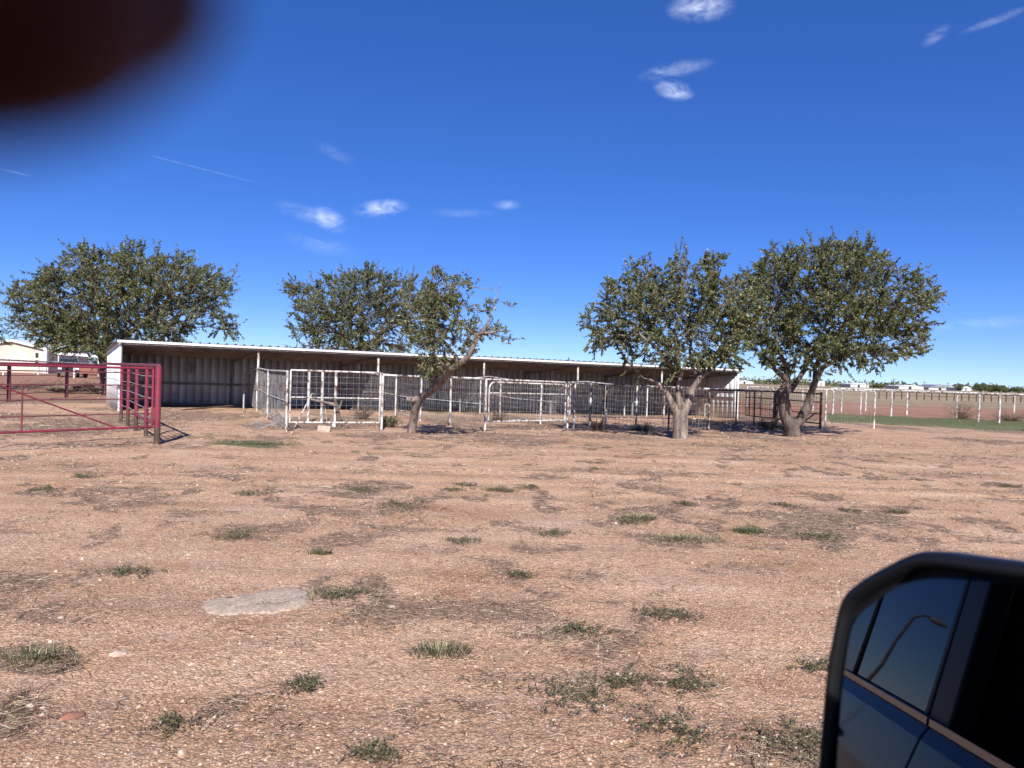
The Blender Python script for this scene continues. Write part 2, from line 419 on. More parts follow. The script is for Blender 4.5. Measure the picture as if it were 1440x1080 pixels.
def groundmat():
    m = mat('dry_gravel_dirt', (.36, .24, .17), .95, 0, .2); b = m.node_tree.nodes['Principled BSDF']
    tc = N(m, 'ShaderNodeTexCoord'); P = tc.outputs['Object']
    def noi(sc, det=4, ro=.6, stretch=None, dist=0):
        n = N(m, 'ShaderNodeTexNoise'); n.inputs['Scale'].default_value = sc; n.inputs['Detail'].default_value = det; n.inputs['Roughness'].default_value = ro
        n.inputs['Distortion'].default_value = dist
        if stretch:
            mp = N(m, 'ShaderNodeMapping'); mp.inputs['Scale'].default_value = stretch; L(m, P, mp.inputs[0]); L(m, mp.outputs[0], n.inputs['Vector'])
        else: L(m, P, n.inputs['Vector'])
        return n.outputs[0]
    def mt(op, a, b_, clamp=False):
        n = N(m, 'ShaderNodeMath', operation=op); n.use_clamp = clamp
        for i, v in enumerate((a, b_)):
            if hasattr(v, 'is_output'): L(m, v, n.inputs[i])
            else: n.inputs[i].default_value = v
        return n.outputs[0]
    base = ramp(m, noi(.55, 7, .62, (1, 1.6, 1), .4), [(.28, (.46, .26, .155)), (.42, (.57, .36, .235)), (.55, (.63, .42, .285)), (.72, (.68, .50, .375))])
    base = mixc(m, mt('MULTIPLY', ramp(m, noi(2.6, 6, .7), [(.42, (0, 0, 0)), (.66, (1, 1, 1))]), .5), base, (.56, .43, .33))
    trk = ramp(m, noi(1.0, 5, .55, (.07, 1.5, 1), .3), [(.36, (.86, .85, .84)), (.5, (1, 1, 1)), (.64, (1.13, 1.14, 1.15))])
    base = mixc(m, 1.0, base, trk, 'MULTIPLY')
    # stones of the gravel, two sizes, each with its own tone
    vo = N(m, 'ShaderNodeTexVoronoi'); vo.inputs['Scale'].default_value = 62; L(m, P, vo.inputs['Vector'])
    sep = N(m, 'ShaderNodeSeparateColor'); L(m, vo.outputs['Color'], sep.inputs[0])
    tone = ramp(m, sep.outputs[0], [(0, (.55, .50, .46)), (.35, (.86, .83, .80)), (.75, (1.06, 1.05, 1.04)), (.93, (1.25, 1.25, 1.25)), (1, (1.5, 1.55, 1.6))])
    gap = ramp(m, vo.outputs['Distance'], [(.25, (1.04, 1.04, 1.04)), (.6, (.60, .55, .52))])
    c = mixc(m, .8, base, mixc(m, 1.0, mixc(m, 1.0, base, tone, 'MULTIPLY'), gap, 'MULTIPLY'))
    vo2 = N(m, 'ShaderNodeTexVoronoi'); vo2.inputs['Scale'].default_value = 21; L(m, P, vo2.inputs['Vector'])
    sp2 = N(m, 'ShaderNodeSeparateColor'); L(m, vo2.outputs['Color'], sp2.inputs[0])
    rare = mt('MULTIPLY', ramp(m, sp2.outputs[1], [(.86, (0, 0, 0)), (.9, (1, 1, 1))]), ramp(m, vo2.outputs['Distance'], [(.2, (1, 1, 1)), (.33, (0, 0, 0))]))
    c = mixc(m, mt('MULTIPLY', rare, .75), c, (.60, .50, .42))
    # fine streaky speckle that carries the surface into the distance
    spk = ramp(m, noi(9, 8, .8, (1, 1.6, 1)), [(.3, (.58, .54, .50)), (.47, (.96, .95, .94)), (.7, (1.25, 1.22, 1.2))])
    c = mixc(m, .8, c, mixc(m, 1.0, c, spk, 'MULTIPLY'))
    a = N(m, 'ShaderNodeAttribute', attribute_name='tint'); sp = N(m, 'ShaderNodeSeparateColor'); L(m, a.outputs['Color'], sp.inputs[0])
    fine = noi(34, 6, .8, (1, 1.3, 1)); mid = noi(3.2, 6, .7, (1, 1.8, 1), .6)
    def brk(w, gain=3.4):   # soft zone weight broken into ragged bits
        s = mt('ADD', mt('MULTIPLY', fine, .9), mt('MULTIPLY', mid, .9)); s = mt('ADD', mt('SUBTRACT', s, 1.27), w)
        return mt('MULTIPLY', s, gain, True)
    c = mixc(m, mt('MULTIPLY', brk(sp.outputs[2], 3.5), .8), c, ramp(m, mid, [(.3, (.20, .085, .055)), (.7, (.33, .17, .115))]))
    fcol = ramp(m, noi(.05, 6, .7, (.25, 1, 1)), [(.3, (.19, .15, .09)), (.5, (.26, .21, .13)), (.7, (.36, .27, .18))])
    c = mixc(m, mt('MULTIPLY', brk(a.outputs['Alpha'], 4), .9), c, fcol)
    lcol = ramp(m, noi(24, 6, .8, (1, 1, 1), 1.0), [(.3, (.045, .032, .024)), (.46, (.16, .105, .075)), (.6, (.31, .215, .155)), (.75, (.50, .37, .27))])
    c = mixc(m, mt('MULTIPLY', brk(sp.outputs[0]), .82), c, lcol)
    gcol = ramp(m, noi(28, 5, .8), [(.3, (.035, .055, .018)), (.55, (.09, .13, .045)), (.75, (.20, .22, .10))])
    c = mixc(m, mt('MULTIPLY', brk(sp.outputs[1], 3.5), .85), c, gcol)
    L(m, c, b.inputs['Base Color'])
    h = mt('ADD', mt('MULTIPLY', vo.outputs['Distance'], -.5), mt('MULTIPLY', noi(14, 8, .75), 1.3))
    h = mt('ADD', h, mt('MULTIPLY', vo2.outputs['Distance'], -.35))
    bp = N(m, 'ShaderNodeBump'); bp.inputs['Strength'].default_value = .9; bp.inputs['Distance'].default_value = .021
    L(m, h, bp.inputs['Height']); L(m, bp.outputs[0], b.inputs['Normal'])
    return m
GROUND = ground()
def gz(x, y):
    xa = np.array([float(x)]); ya = np.array([float(y)]); return float((gnp(xa, ya) + relief(xa, ya))[0])

# ------------------------------------------------------------------ shed
def shed():
    LEN = 27.6; DEP = 4.3; Bx = gp(1035, 589)
    B = Vector((Bx.x, Bx.y, 0)); A = SA.copy(); a = (B - A); LEN = a.length; a.normalize(); d = Vector((-.548, .836, 0))
    root = empty('open_front_shed', (A.x, A.y, 0), 'long low open-front livestock shed with white roof edge and beige ribbed back wall', 'shed')
    def P(s, t, z): return A + a * s + d * t + Vector((0, 0, z))
    zf = lambda s: 2.40 - 0.2 * s / LEN; zb = lambda s: zf(s) - .36
    def zr(s, t): return zf(s) + (zb(s) - zf(s)) * t / DEP
    # ribbed sheets: trapezoid ribs every 0.3 m, tone varies sheet by sheet
    def ribbed(name, m, s0, s1, p0, p1, ztop0, ztop1, out_, parent, base=(.43, .41, .37), var=.1, pitch=.305, h=.025, zbot=-.35):
        V = []; C = []; Fc = []; w = (p1 - p0); Lw = w.length; w.normalize(); n = int(Lw / pitch) + 1
        r2 = random.Random(len(name) * 7 + int(Lw)); k = 0; tone = 1
        for i in range(n):
            if i % 3 == 0: tone = 1 + r2.uniform(-var, var)
            for off, hh in ((0, 0), (.20, 0), (.225, h), (.26, h), (.285, 0)):
                x = i * pitch + off
                if x > Lw: break
                zt = ztop0 + (ztop1 - ztop0) * x / Lw
                q = p0 + w * x + out_ * hh
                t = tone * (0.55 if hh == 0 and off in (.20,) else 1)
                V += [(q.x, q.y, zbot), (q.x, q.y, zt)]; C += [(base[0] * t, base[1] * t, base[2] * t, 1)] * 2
                if k: Fc.append((2 * k - 2, 2 * k, 2 * k + 1, 2 * k - 1))
                k += 1
        o = npmesh(name, np.array(V), np.array(Fc), m, parent, False, np.array(C))
        so_ = o.modifiers.new('thickness', 'SOLIDIFY'); so_.thickness = .004
        return o
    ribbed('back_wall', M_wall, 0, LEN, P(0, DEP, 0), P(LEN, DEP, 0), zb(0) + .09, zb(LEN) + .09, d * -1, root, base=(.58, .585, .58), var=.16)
    e1 = ribbed('end_wall', M_sheetw, 0, 0, P(0, 0, 0), P(0, DEP, 0), zf(0) - .02, zb(0) - .02, a * -1, root, base=(.82, .83, .83), var=.02, zbot=-.05)
    e2 = ribbed('end_wall', M_sheetw, 0, 0, P(LEN, 0, 0), P(LEN, DEP, 0), zf(LEN) - .02, zb(LEN) - .02, a, root, base=(.78, .79, .80), var=.03)
    # roof sheet with raised ribs running front to back
    V = []; Fc = []; n = int((LEN + .3) / .305); k = 0
    for i in range(n):
        for off, hh in ((0, 0), (.22, 0), (.235, .042), (.27, .042), (.285, 0)):
            s = -.15 + i * .305 + off
            for t in (-.22, DEP + .15):
                p = P(s, t, zr(s, t) + .10 + hh); V.append((p.x, p.y, p.z))
            if k: Fc.append((2 * k - 2, 2 * k, 2 * k + 1, 2 * k - 1))
            k += 1
    ro = npmesh('roof', np.array(V), np.array(Fc), M_galv, root)
    mb = MB()
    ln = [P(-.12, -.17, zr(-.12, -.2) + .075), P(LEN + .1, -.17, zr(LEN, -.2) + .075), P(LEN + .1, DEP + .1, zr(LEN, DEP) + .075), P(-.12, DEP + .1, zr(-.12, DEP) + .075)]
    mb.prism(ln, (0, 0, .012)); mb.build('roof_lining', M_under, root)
    # white front edge trim, rake trims
    mb = MB(); p = P(-.16, -.235, zr(0, -.2) + .045); q = P(LEN + .14, -.235, zr(LEN, -.2) + .045); mb.bar(p, q, .025, .085); mb.build('roof_edge_trim', M_trim, root)
    for s in (-.03, LEN + .03):
        mb = MB(); mb.bar(P(s, -.2, zr(s, -.2) + .03), P(s, DEP + .1, zr(s, DEP) + .03), .03, .10); mb.build('roof_edge_trim', M_trim, root)
    # header pipes, purlins, rafters
    for t, w, h, mm in ((0.0, .10, .14, M_under), (1.15, .05, .10, M_under), (2.3, .05, .10, M_under), (3.3, .05, .10, M_under)):
        mb = MB(); mb.bar(P(0.02, t, zr(0, t) - .03), P(LEN - .02, t, zr(LEN, t) - .03), w, h); mb.build('purlin', mm, root)
    for k in range(7):
        s = min(max(LEN * k / 6, .06), LEN - .06); mb = MB()
        mb.bar(P(s, .08, zr(s, 0) - .14), P(s, DEP - .06, zr(s, DEP) - .14), .05, .08); mb.build('rafter', M_under, root)
    mb = MB(); mb.bar(P(.05, DEP - .06, .93), P(LEN - .05, DEP - .06, .80), .04, .10); mb.build('wall_girt', M_wall2, root)
    mb = MB(); mb.bar(P(.05, DEP - .06, .03), P(LEN - .05, DEP - .06, -.16), .03, .16); mb.build('base_rail', M_under, root)
    # posts
    for k in range(7):
        s = LEN * k / 6
        if 0 < k < 6:
            mb = MB(); mb.tube(P(s, 0, 1.52), P(s, 0, zf(s) - .03), .045, n=10); mb.build('front_post', M_white, root)
        mb = MB(); ss = min(max(s, .09), LEN - .09)
        mb.tube(P(ss, 2.0, -.3), P(ss, 2.0, zr(ss, 2.0) - .18), .035, n=8); mb.build('inner_post', M_wire, root)
        mb = MB(); mb.tube(P(ss, DEP - .1, -.3), P(ss, DEP - .1, zb(ss) - .03), .04, n=8); mb.build('back_post', M_under, root)
    mb = MB(); mb.bar(P(-.02, -.02, -.05), P(-.02, -.02, zf(0)), .08, .08); mb.build('corner_trim', M_trim, root)
    mb = MB(); mb.bar(P(LEN + .02, -.02, -.35), P(LEN + .02, -.02, zf(LEN)), .10, .10); mb.build('corner_trim', M_trim, root)
    for z_ in (1.42, 1.04):
        mb = MB(); mb.bar(P(LEN - .05, .1, z_ - .2), P(LEN - .05, DEP - .1, z_ - .2), .04, .09); mb.build('end_girt', M_under, root)
    # dark scuffed patch on the wall sheet
    mb = MB(); c = P(0, DEP - .035, 0)
    pts = []
    for i in range(10):
        an = i / 10 * 2 * math.pi; rr = .16 * (1 + .35 * math.sin(3 * an + 1)); pts.append(P(3.1 + rr * math.cos(an) * .9, DEP - .036, 1.62 + rr * 1.5 * math.sin(an)))
    mb.prism(pts, a.cross(Vector((0, 0, 1))) * .004); mb.build('wall_stain', M_under, root)
    return A, a, d, LEN, DEP
SHA, SHa, SHd, SHL, SHD = shed()
def SP(k, t=0): return SHA + SHa * (SHL * k / 6) + SHd * t

# ------------------------------------------------------------------ pens: pipe fences and gates
L1 = gp(402, 607); L2 = gp(682, 607); L3 = gp(806.7, 603); L4 = gp(996, 605); L5 = gp(1095, 602); L6 = gp(1153, 603); L7 = gp(1160, 599); L8 = gp(1229, 603)
def up(p, h): return Vector((p.x, p.y, g(p.x, p.y) + h))
def wires(P_, Q_, z0, z1, nh, step, r, seed=1, sag=.012, miss=0.0):
    """welded wire between two ground points, as one mesh"""
    mb = MB(); rr = random.Random(seed); Ln = (Q_ - P_).length; n = max(2, int(Ln / step))
    for i in range(nh):
        h = z0 + (z1 - z0) * i / max(1, nh - 1); m = max(2, int(Ln / .9)); pts = []
        for k in range(m + 1):
            p = P_.lerp(Q_, k / m); pts.append(up(p, h + rr.uniform(-sag, sag)))
        mb.path(pts, [r] * len(pts), 4, False)
    for i in range(n + 1):
        if rr.random() < miss: continue
        p = P_.lerp(Q_, min(1, (i + rr.uniform(-.1, .1)) / n)); t = rr.uniform(-.012, .012)
        mb.path([up(p, z0), up(p, (z0 + z1) / 2) + Vector((t, t, 0)), up(p, z1)], [r] * 3, 4, False)
    return mb
def pipe_fence(label, P_, Q_, posts, m_rail, m_post, m_wire, H=1.57, group=None, pr=.035, rail_r=.028, mesh=(.10, 1.50, 8, .155), mids=(), ends=None, seed=1, wr=.0042, cat='fence', name='pipe_fence', special=None):
    root = empty(name, (P_.x, P_.y, g(P_.x, P_.y)), label, cat, group)
    for i, c in enumerate(posts):
        p = linepx(P_, Q_, c) if not isinstance(c, Vector) else c
        top = H - rail_r * .5
        mm = m_post[i % len(m_post)] if isinstance(m_post, (list, tuple)) else m_post
        mb = MB(); lean = Vector((rnd.uniform(-.012, .012), rnd.uniform(-.012, .012), 0))
        mb.path([up(p, -.25), up(p, .5) + lean * .4, up(p, top) + lean], [pr * rnd.uniform(.93, 1.07)] * 3, 10)
        if special and i in special: mb.path([up(p, top) + lean, up(p, H + special[i])], [pr * .9] * 2, 10)
        mb.build('post', mm, root)
    for hz, rr in ((H, rail_r),) + tuple(mids):
        n = max(2, int((Q_ - P_).length / 2)); mb = MB()
        mb.path([up(P_.lerp(Q_, k / n), hz + (rnd.uniform(-.008, .008) if 0 < k < n else 0)) for k in range(n + 1)], [rr] * (n + 1), 8)
        mb.build('top_rail' if hz == H else 'mid_rail', m_rail, root)
    if mesh: wires(P_, Q_, mesh[0], mesh[1], mesh[2], mesh[3], wr, seed).build('wire_mesh', m_wire, root)
    return root
def back(P_, k, t):                     # extend a partition line to the shed's back wall
    p = SP(k, t); p.z = 0; return p
def part(label, k, front, posts, m_rail, m_post, m_wire, **kw):
    f = SP(k, 0); f.z = 0; fr = Vector((front.x, front.y, 0)); dr = (f - fr).normalized(); bk = f + dr * (SHD - .35)
    return pipe_fence(label, fr, bk, posts, m_rail, m_post, m_wire, group='pen partition fences under the shed', **kw)
part('white mesh partition running back into the shed, left end of the pens', 1, L1, [361, 376, 402.5], M_white, M_white, M_wire, H=1.62, mids=((.82, .016),), seed=3)
part('white mesh partition just right of the small leaning tree', 2, L2, [556, 591, 633, 682], M_white, M_white, M_wire, mids=((.82, .016),), seed=4)
part('white mesh partition meeting the right post of the round-cornered gate', 3, L3, [675, 703, 760, 794, 806.7], M_white, M_white, M_wire, mids=((.86, .014),), seed=5)
part('patchy mesh partition ending behind the thick pale tree trunk', 4, L4, [755, 801, 851, 933, 996], M_white, [M_patchy, M_white, M_white, M_patchy, M_rust], M_wire, seed=6, H=1.53)
part('dark rusted partition between the two right-hand shade trees', 5, L5, [858, 878, 909.5, 960, 1035], M_patchy, [M_white, M_white, M_patchy, M_rust, M_rust], M_wired, seed=7, H=1.53)
def rect_gate(label, P_, Q_, z0, z1, m, mw, mids, verts=(), r=.028, rounded=0, mesh=None, name='mesh_gate', group=None, inner=None, wr=.003, brace=None):
    root = empty(name, (P_.x, P_.y, g(P_.x, P_.y)), label, 'gate', group); d = (Q_ - P_); d.z = 0; Ln = d.length; d.normalize()
    def w(s, z): p = P_ + d * s; return Vector((p.x, p.y, g(P_.x, P_.y) * (1 - s / Ln) + g(Q_.x, Q_.y) * s / Ln + z))
    mb = MB(); pts = []
    if rounded:
        R_ = rounded; pts.append(w(0, z0))
        for k in range(7): a = k / 6 * math.pi / 2; pts.append(w(R_ - R_ * math.cos(a), z1 - R_ + R_ * math.sin(a)))
        for k in range(7): a = k / 6 * math.pi / 2; pts.append(w(Ln - R_ + R_ * math.sin(a), z1 - R_ + R_ * math.cos(a)))
        pts.append(w(Ln, z0)); pts.append(w(0, z0))
    else: pts = [w(0, z0), w(0, z1), w(Ln, z1), w(Ln, z0), w(0, z0)]
    for a, b in zip(pts, pts[1:]): mb.tube(a, b, r, n=8)
    mb.build('gate_frame', m, root)
    for z in mids: mb = MB(); mb.tube(w(0, z), w(Ln, z), r * .72, n=8); mb.build('rail', m, root)
    for s in verts: mb = MB(); mb.tube(w(s * Ln, z0), w(s * Ln, z1), r * .8, n=8); mb.build('upright', m, root)
    if brace:
        mb = MB(); mb.tube(w(brace[0] * Ln, brace[1]), w(brace[2] * Ln, brace[3]), r * .6, n=8); mb.build('brace', m, root)
    if mesh:
        nh, st = mesh; mb = MB(); rr = random.Random(int(Ln * 100))
        for i in range(1, nh): z = z0 + (z1 - z0) * i / nh; mb.tube(w(0, z), w(Ln, z), wr, n=4)
        for i in range(1, int(Ln / st)):
            s = i * st + rr.uniform(-.01, .01); mb.tube(w(s, z0), w(s, z1), wr, n=4)
        mb.build('wire_mesh', mw, root)
    if inner:
        s0, s1, R_ = inner; mb = MB(); pts = [w(s0 * Ln, z0)]
        for k in range(6): a = k / 5 * math.pi / 2; pts.append(w(s0 * Ln + R_ - R_ * math.cos(a), z1 - R_ + R_ * math.sin(a)))
        pts.append(w(s1 * Ln, z1)); mb.path(pts, [r * .8] * len(pts), 8); mb.build('upright', m, root)
    return root
G1e = linepx(L1, L2, 533); dv = (G1e - L1).normalized()
rect_gate('square white pipe and wire gate at the left end of the pens', L1 + dv * .09, G1e, (.25), 1.66, M_white, M_wire, (.93,), (), r=.026, mesh=(9, .17))
pipe_fence('short white stretch of post and rail left of the small leaning tree', G1e + dv * .07, L1.lerp(L2, .985), [536.5], M_white, M_white, M_wire, H=1.60, mesh=None)
def lone_posts():
    for i, (c, b, t_) in enumerate(((433, 594, 521), (452, 594, 521.5), (471, 597, 522.5))):
        p = gp(c, b); hh = at(c, t_, p.y).z - p.z
        mb = MB(); mb.path([p - Vector((0, 0, .2)), p + Vector((0, 0, hh))], [.045, .045], 10); o = mb.build('pipe_post', M_patchy if i == 2 else M_white)
        tag(o, ('leftmost of the three white pipe posts behind the square gate', 'middle one of the three white pipe posts behind the square gate', 'rightmost of the three white pipe posts behind the square gate')[i], 'post', 'white pipe posts behind the square gate')
lone_posts()
g2a = L2 + (L3 - L2).normalized() * .13; g2b = linepx(L2, L3, 794)
rect_gate('white tube gate with rounded top corners in the middle of the pens', g2a, g2b, .30, 1.50, M_white, M_wire, (1.17,), (), r=.026, rounded=.22, mesh=(8, .16), name='tube_gate')
pipe_fence('white top rail and latch posts over the round-cornered gate', L2, L3, [798], M_white, M_white, M_wire, H=1.58, mesh=None)
pipe_fence('patchy white mesh fence in front, ending at the thick pale tree trunk', L3, L4, [829, 851.5, 894, 940], M_patchy, [M_patchy, M_patchy, M_patchy, M_rust], M_wire, H=1.56, mids=((.98, .014), (.42, .012)), mesh=(.08, 1.5, 9, .15), seed=9)
pipe_fence('dark rusted mesh fence between the two right-hand tree trunks', L4, L5, [996.5, 1060], M_rust, [M_patchy, M_rust], M_wired, H=1.52, mids=((1.0, .012),), mesh=(.08, 1.45, 8, .18), seed=10)
q1 = SP(6, -.6); q1.z = 0; q2 = linepx(q1, L6, 1088)
rect_gate('dark brown ranch gate with arched uprights next to the shed corner', q1, q2, .22, 1.48, M_rust, M_wired, (1.12, .62), (.12, .55, .98), r=.032, mesh=(8, .16), name='ranch_gate', group='dark rusted gates right of the shed', inner=(.12, .5, .22), wr=.004)
rect_gate('dark brown ranch gate right behind the forked dark tree trunk', q2 + (L6 - q2).normalized() * .12, L6, .22, 1.48, M_rust, M_wired, (1.12, .62), (.3, .7), r=.032, mesh=(8, .16), name='ranch_gate', group='dark rusted gates right of the shed', wr=.004)
for c, lb in ((1092, 'slim dark rusted pipe post left of the forked dark trunk'), (1153.5, 'dark rusted pipe post right of the forked dark trunk')):
    p = linepx(q1, L6, c); mb = MB(); mb.path([up(p, -.2), up(p, 1.56)], [.05, .05], 10); tag(mb.build('pipe_post', M_rust), lb, 'post', 'dark gate posts')
pipe_fence('white mesh fence stub right of the dark gates, nearest to the green strip', L7, L8, [1160.5, 1229], M_white, M_white, M_wire, H=1.65, mesh=(.1, 1.6, 9, .13), seed=12, wr=.003)
# long two-line fence on the right
A1 = gp(1171, 583); A2 = gp(1253, 585.5); A3 = gp(1376, 593); A4 = gp(1405, 594.6)
dA = (A4 - A2); dA.z = 0; dA.normalize()
def long_fence(label, pts, extra, H, mids, start=None):
    a = pts[0]; b = pts[-1]; root = empty('pipe_fence', (a.x, a.y, g(a.x, a.y)), label, 'fence', 'long white pipe fences beyond the green strip')
    allp = list(pts); d = (pts[-1] - pts[-2]); d.z = 0; d.normalize()
    for k in range(extra): allp.append(allp[-1] + d * 3.1)
    for p in allp:
        mb = MB(); mb.path([up(p, -.2), up(p, H)], [.05, .05], 10); mb.build('post', M_white, root)
    line = ([start] if start is not None else []) + allp
    for hz, rr in ((H, .055),) + mids:
        mb = MB(); mb.path([up(p, hz) for p in line], [rr] * len(line), 8); mb.build('top_rail' if hz == H else 'mid_rail', M_white if hz == H else M_wire, root)
    return root
long_fence('long white pipe fence right of the trees, nearer of two lines', [A1, A2, A3, A4], 3, 1.62, ((.55, .008), (1.0, .008)), start=L7)
B1 = gp(1210, 582); B2 = gp(1275, 584); B3 = gp(1345, 587); B4 = gp(1425.5, 589)
long_fence('long white pipe fence right of the trees, farther of two lines', [gp(1183, 580), B1, B2, B3, B4], 3, 1.55, ((.7, .008),))
long_fence('white pipe fence glimpsed behind the dark gates', [gp(1050, 574), gp(1068, 573), gp(1086, 575), gp(1128, 577), gp(1143, 578), gp(1217, 578)], 0, 1.5, ((.7, .01),))
# far dark corral
def corral():
    a = at(1238, 561, 90); a.z = 0; a = gp(1236, 560.5); b = gp(1425, 566); root = empty('corral_fence', (a.x, a.y, 0), 'dark low corral fence far out in the field beyond the white fences', 'fence')
    n = 22; d = (b - a) / 18
    for k in range(n + 4):
        p = a + d * k; mb = MB(); mb.tube(up(p, -.2), up(p, 1.15 + rnd.uniform(-.06, .1)), .08, n=6); mb.build('post', M_rust, root)
    for h in (.55, .95):
        mb = MB(); mb.path([up(a + d * k, h) for k in range(n + 4)], [.035] * (n + 4), 6); mb.build('rail', M_rust, root)
corral()

# ------------------------------------------------------------------ red gate and red fences at the left
R0 = gp(220.5, 624)
def red_things():
    # gate leaf runs from near the corner post off to the left
    q = gp(217, 624); zt = 1.62
    e = at(-60, 600.4, 13.6); e = Vector((e.x, e.y, 0)); st = q + (e - q).normalized() * .06
    root = empty('red_tube_gate', (st.x, st.y, 0), 'long red tube farm gate with diagonal brace at the left edge', 'gate')
    d = (e - st); d.z = 0; Ln = d.length; d.normalize()
    w = lambda s, z: Vector((st.x + d.x * s, st.y + d.y * s, z))
    z0 = .37; mb = MB()
    for a_, b_ in ((w(0, z0), w(0, zt)), (w(0, zt), w(Ln, zt)), (w(Ln, zt), w(Ln, z0)), (w(Ln, z0), w(0, z0))): mb.tube(a_, b_, .025, n=10)
    mb.build('gate_frame', M_red, root)
    for z in (1.52, 1.26, .97, .66):
        mb = MB(); mb.tube(w(0, z), w(Ln, z), .013, n=6); mb.build('rail', M_redold, root)
    for s in (2.55,):
        mb = MB(); mb.tube(w(s, z0), w(s, 1.26), .016, n=6); mb.build('upright', M_redold, root)
    mb = MB(); mb.tube(w(.75, z0), w(3.6, 1.5), .015, n=8); mb.build('brace', M_red, root)
    mb = MB(); mb.tube(w(.14, z0), w(.14, zt), .022, n=8); mb.build('upright', M_red, root)
    mb = MB(); mb.tube(w(0.0, .5), Vector((R0.x, R0.y, .5)), .02, n=6); mb.build('hinge', M_rust, root)
    # fence from the corner post back to the shed
    P_ = Vector((R0.x, R0.y, 0)); Q_ = Vector((SHA.x - .35, SHA.y - .4, 0))
    f = empty('red_pipe_fence', P_, 'crimson pipe fence with thick posts running from the gate to the shed corner', 'fence')
    for i, c in enumerate((220.5, 205, 191, 179.5, 170)):
        p = linepx(P_, Q_, c); r = .066 if i == 0 else .047
        mb = MB(); mb.path([up(p, -.3), up(p, .36)], [r, r], 12); o1 = mb.build('post_foot', M_rust, f)
        mb = MB(); mb.path([up(p, .36), up(p, 1.66)], [r * .98, r * .98], 12); mb.build('post', M_red, f)
    mb = MB(); mb.tube(up(P_, 1.68), up(Q_, 1.66), .045, n=10); mb.build('top_rail', M_redold, f)
    mb = MB(); mb.tube(up(P_, .40), up(P_.lerp(Q_, .35), .40), .03, n=10); mb.build('bottom_rail', M_red, f)
    for z in (1.45, 1.2, .95, .7, .5):
        mb = MB(); n = 5; mb.path([up(P_.lerp(Q_, k / n), z) - Vector((0, 0, .03 * (k % 2))) for k in range(n + 1)], [.011] * (n + 1), 5); mb.build('cable', M_wire, f)
    # farther red fence
    a = gp(12, 565); b = gp(146, 556); a0 = a + (a - b) * .3
    f2 = empty('red_pipe_fence', a0, 'farther dull red pipe fence crossing behind the red gate', 'fence')
    for p in (a0, a, a.lerp(b, .55), b):
        mb = MB(); mb.tube(up(p, -.2), up(p, 1.45), .075, n=10); mb.build('post', M_redold, f2)
    mb = MB(); mb.tube(up(a0, 1.50), up(b, 1.50), .085, n=10); mb.build('top_rail', M_red, f2)
    mb = MB(); mb.tube(up(a0, 1.70), up(b, 1.56), .035, n=8); mb.build('top_rail', M_white, f2)
    for z in (1.05, .6, .3):
        mb = MB(); mb.tube(up(a0, z), up(b, z), .014, n=6); mb.build('cable', M_redold, f2)
red_things()

# ------------------------------------------------------------------ trees
LEAFC = 1.5 * np.array([[.062,.074,.026],[.082,.092,.034],[.050,.060,.024],[.105,.108,.045],[.135,.125,.06],[.17,.145,.085],[.12,.09,.05]])
def leaves(pos, dirs, size, rs, pal=(.26,.24,.2,.14,.08,.05,.03), droop=.35):
    n = len(pos)
    d = dirs + rs.normal(0, .55, (n, 3)); d[:, 2] -= droop; d /= np.linalg.norm(d, axis=1)[:, None] + 1e-9
    u = np.cross(d, rs.normal(0, 1, (n, 3))); u /= np.linalg.norm(u, axis=1)[:, None] + 1e-9
    w = np.cross(d, u)
    Ls = size * rs.uniform(.6, 1.25, n)[:, None]; Wd = Ls * rs.uniform(.36, .52, n)[:, None]
    a = pos; b = pos + d * Ls * .5 + u * Wd * .5 + w * Wd * .12; c = pos + d * Ls; e = pos + d * Ls * .5 - u * Wd * .5 + w * Wd * .12
    V = np.stack([a, b, c, e], 1).reshape(-1, 3); Fc = np.arange(4 * n).reshape(-1, 4)
    ci = rs.choice(7, n, p=np.array(pal) / sum(pal)); col = LEAFC[ci] * rs.uniform(.75, 1.3, (n, 1))
    col = np.repeat(np.hstack([col, np.ones((n, 1))]), 4, axis=0)
    return V, Fc, col
def grow(att, start_pts, step, kill, infl, maxit=110):
    nodes = [np.array(p, float) for p in start_pts]; par = list(range(-1, len(start_pts) - 1))
    A = att.copy(); Nn = np.array(nodes)
    near = np.full(len(A), 1e9); ni = np.zeros(len(A), int)
    def upd(lo):
        nonlocal near, ni
        D = np.linalg.norm(A[:, None] - Nn[None, lo:], axis=2); m = D.min(1); k = D.argmin(1) + lo
        b = m < near; near[b] = m[b]; ni[b] = k[b]
    return nodes, par, A, upd
def colonise(att, skel, spar, step, kill, infl, maxit=120):
    Nn = np.array(skel, float); par = list(spar); A = att.copy()
    D = np.linalg.norm(A[:, None] - Nn[None], axis=2); near = D.min(1); ni = D.argmin(1)
    for it in range(maxit):
        if len(A) == 0: break
        act = near < infl
        if not act.any(): break
        acc = {}
        for a, k in zip(A[act], ni[act]):
            v = a - Nn[k]; v = v / (np.linalg.norm(v) + 1e-9)
            acc[k] = acc.get(k, 0) + v
        new = []
        for k, v in acc.items():
            nv = np.linalg.norm(v)
            if nv < 1e-3: continue
            v = v / nv + NR.normal(0, .13, 3); v /= np.linalg.norm(v)
            new.append((k, Nn[k] + v * step))
        if not new: break
        lo = len(Nn); Nn = np.vstack([Nn, [p for _, p in new]]); par += [k for k, _ in new]
        D = np.linalg.norm(A[:, None] - Nn[None, lo:], axis=2); m = D.min(1); kk = D.argmin(1) + lo
        b = m < near; near[b] = m[b]; ni[b] = kk[b]
        keep = near > kill; A = A[keep]; near = near[keep]; ni = ni[keep]
    return Nn, par
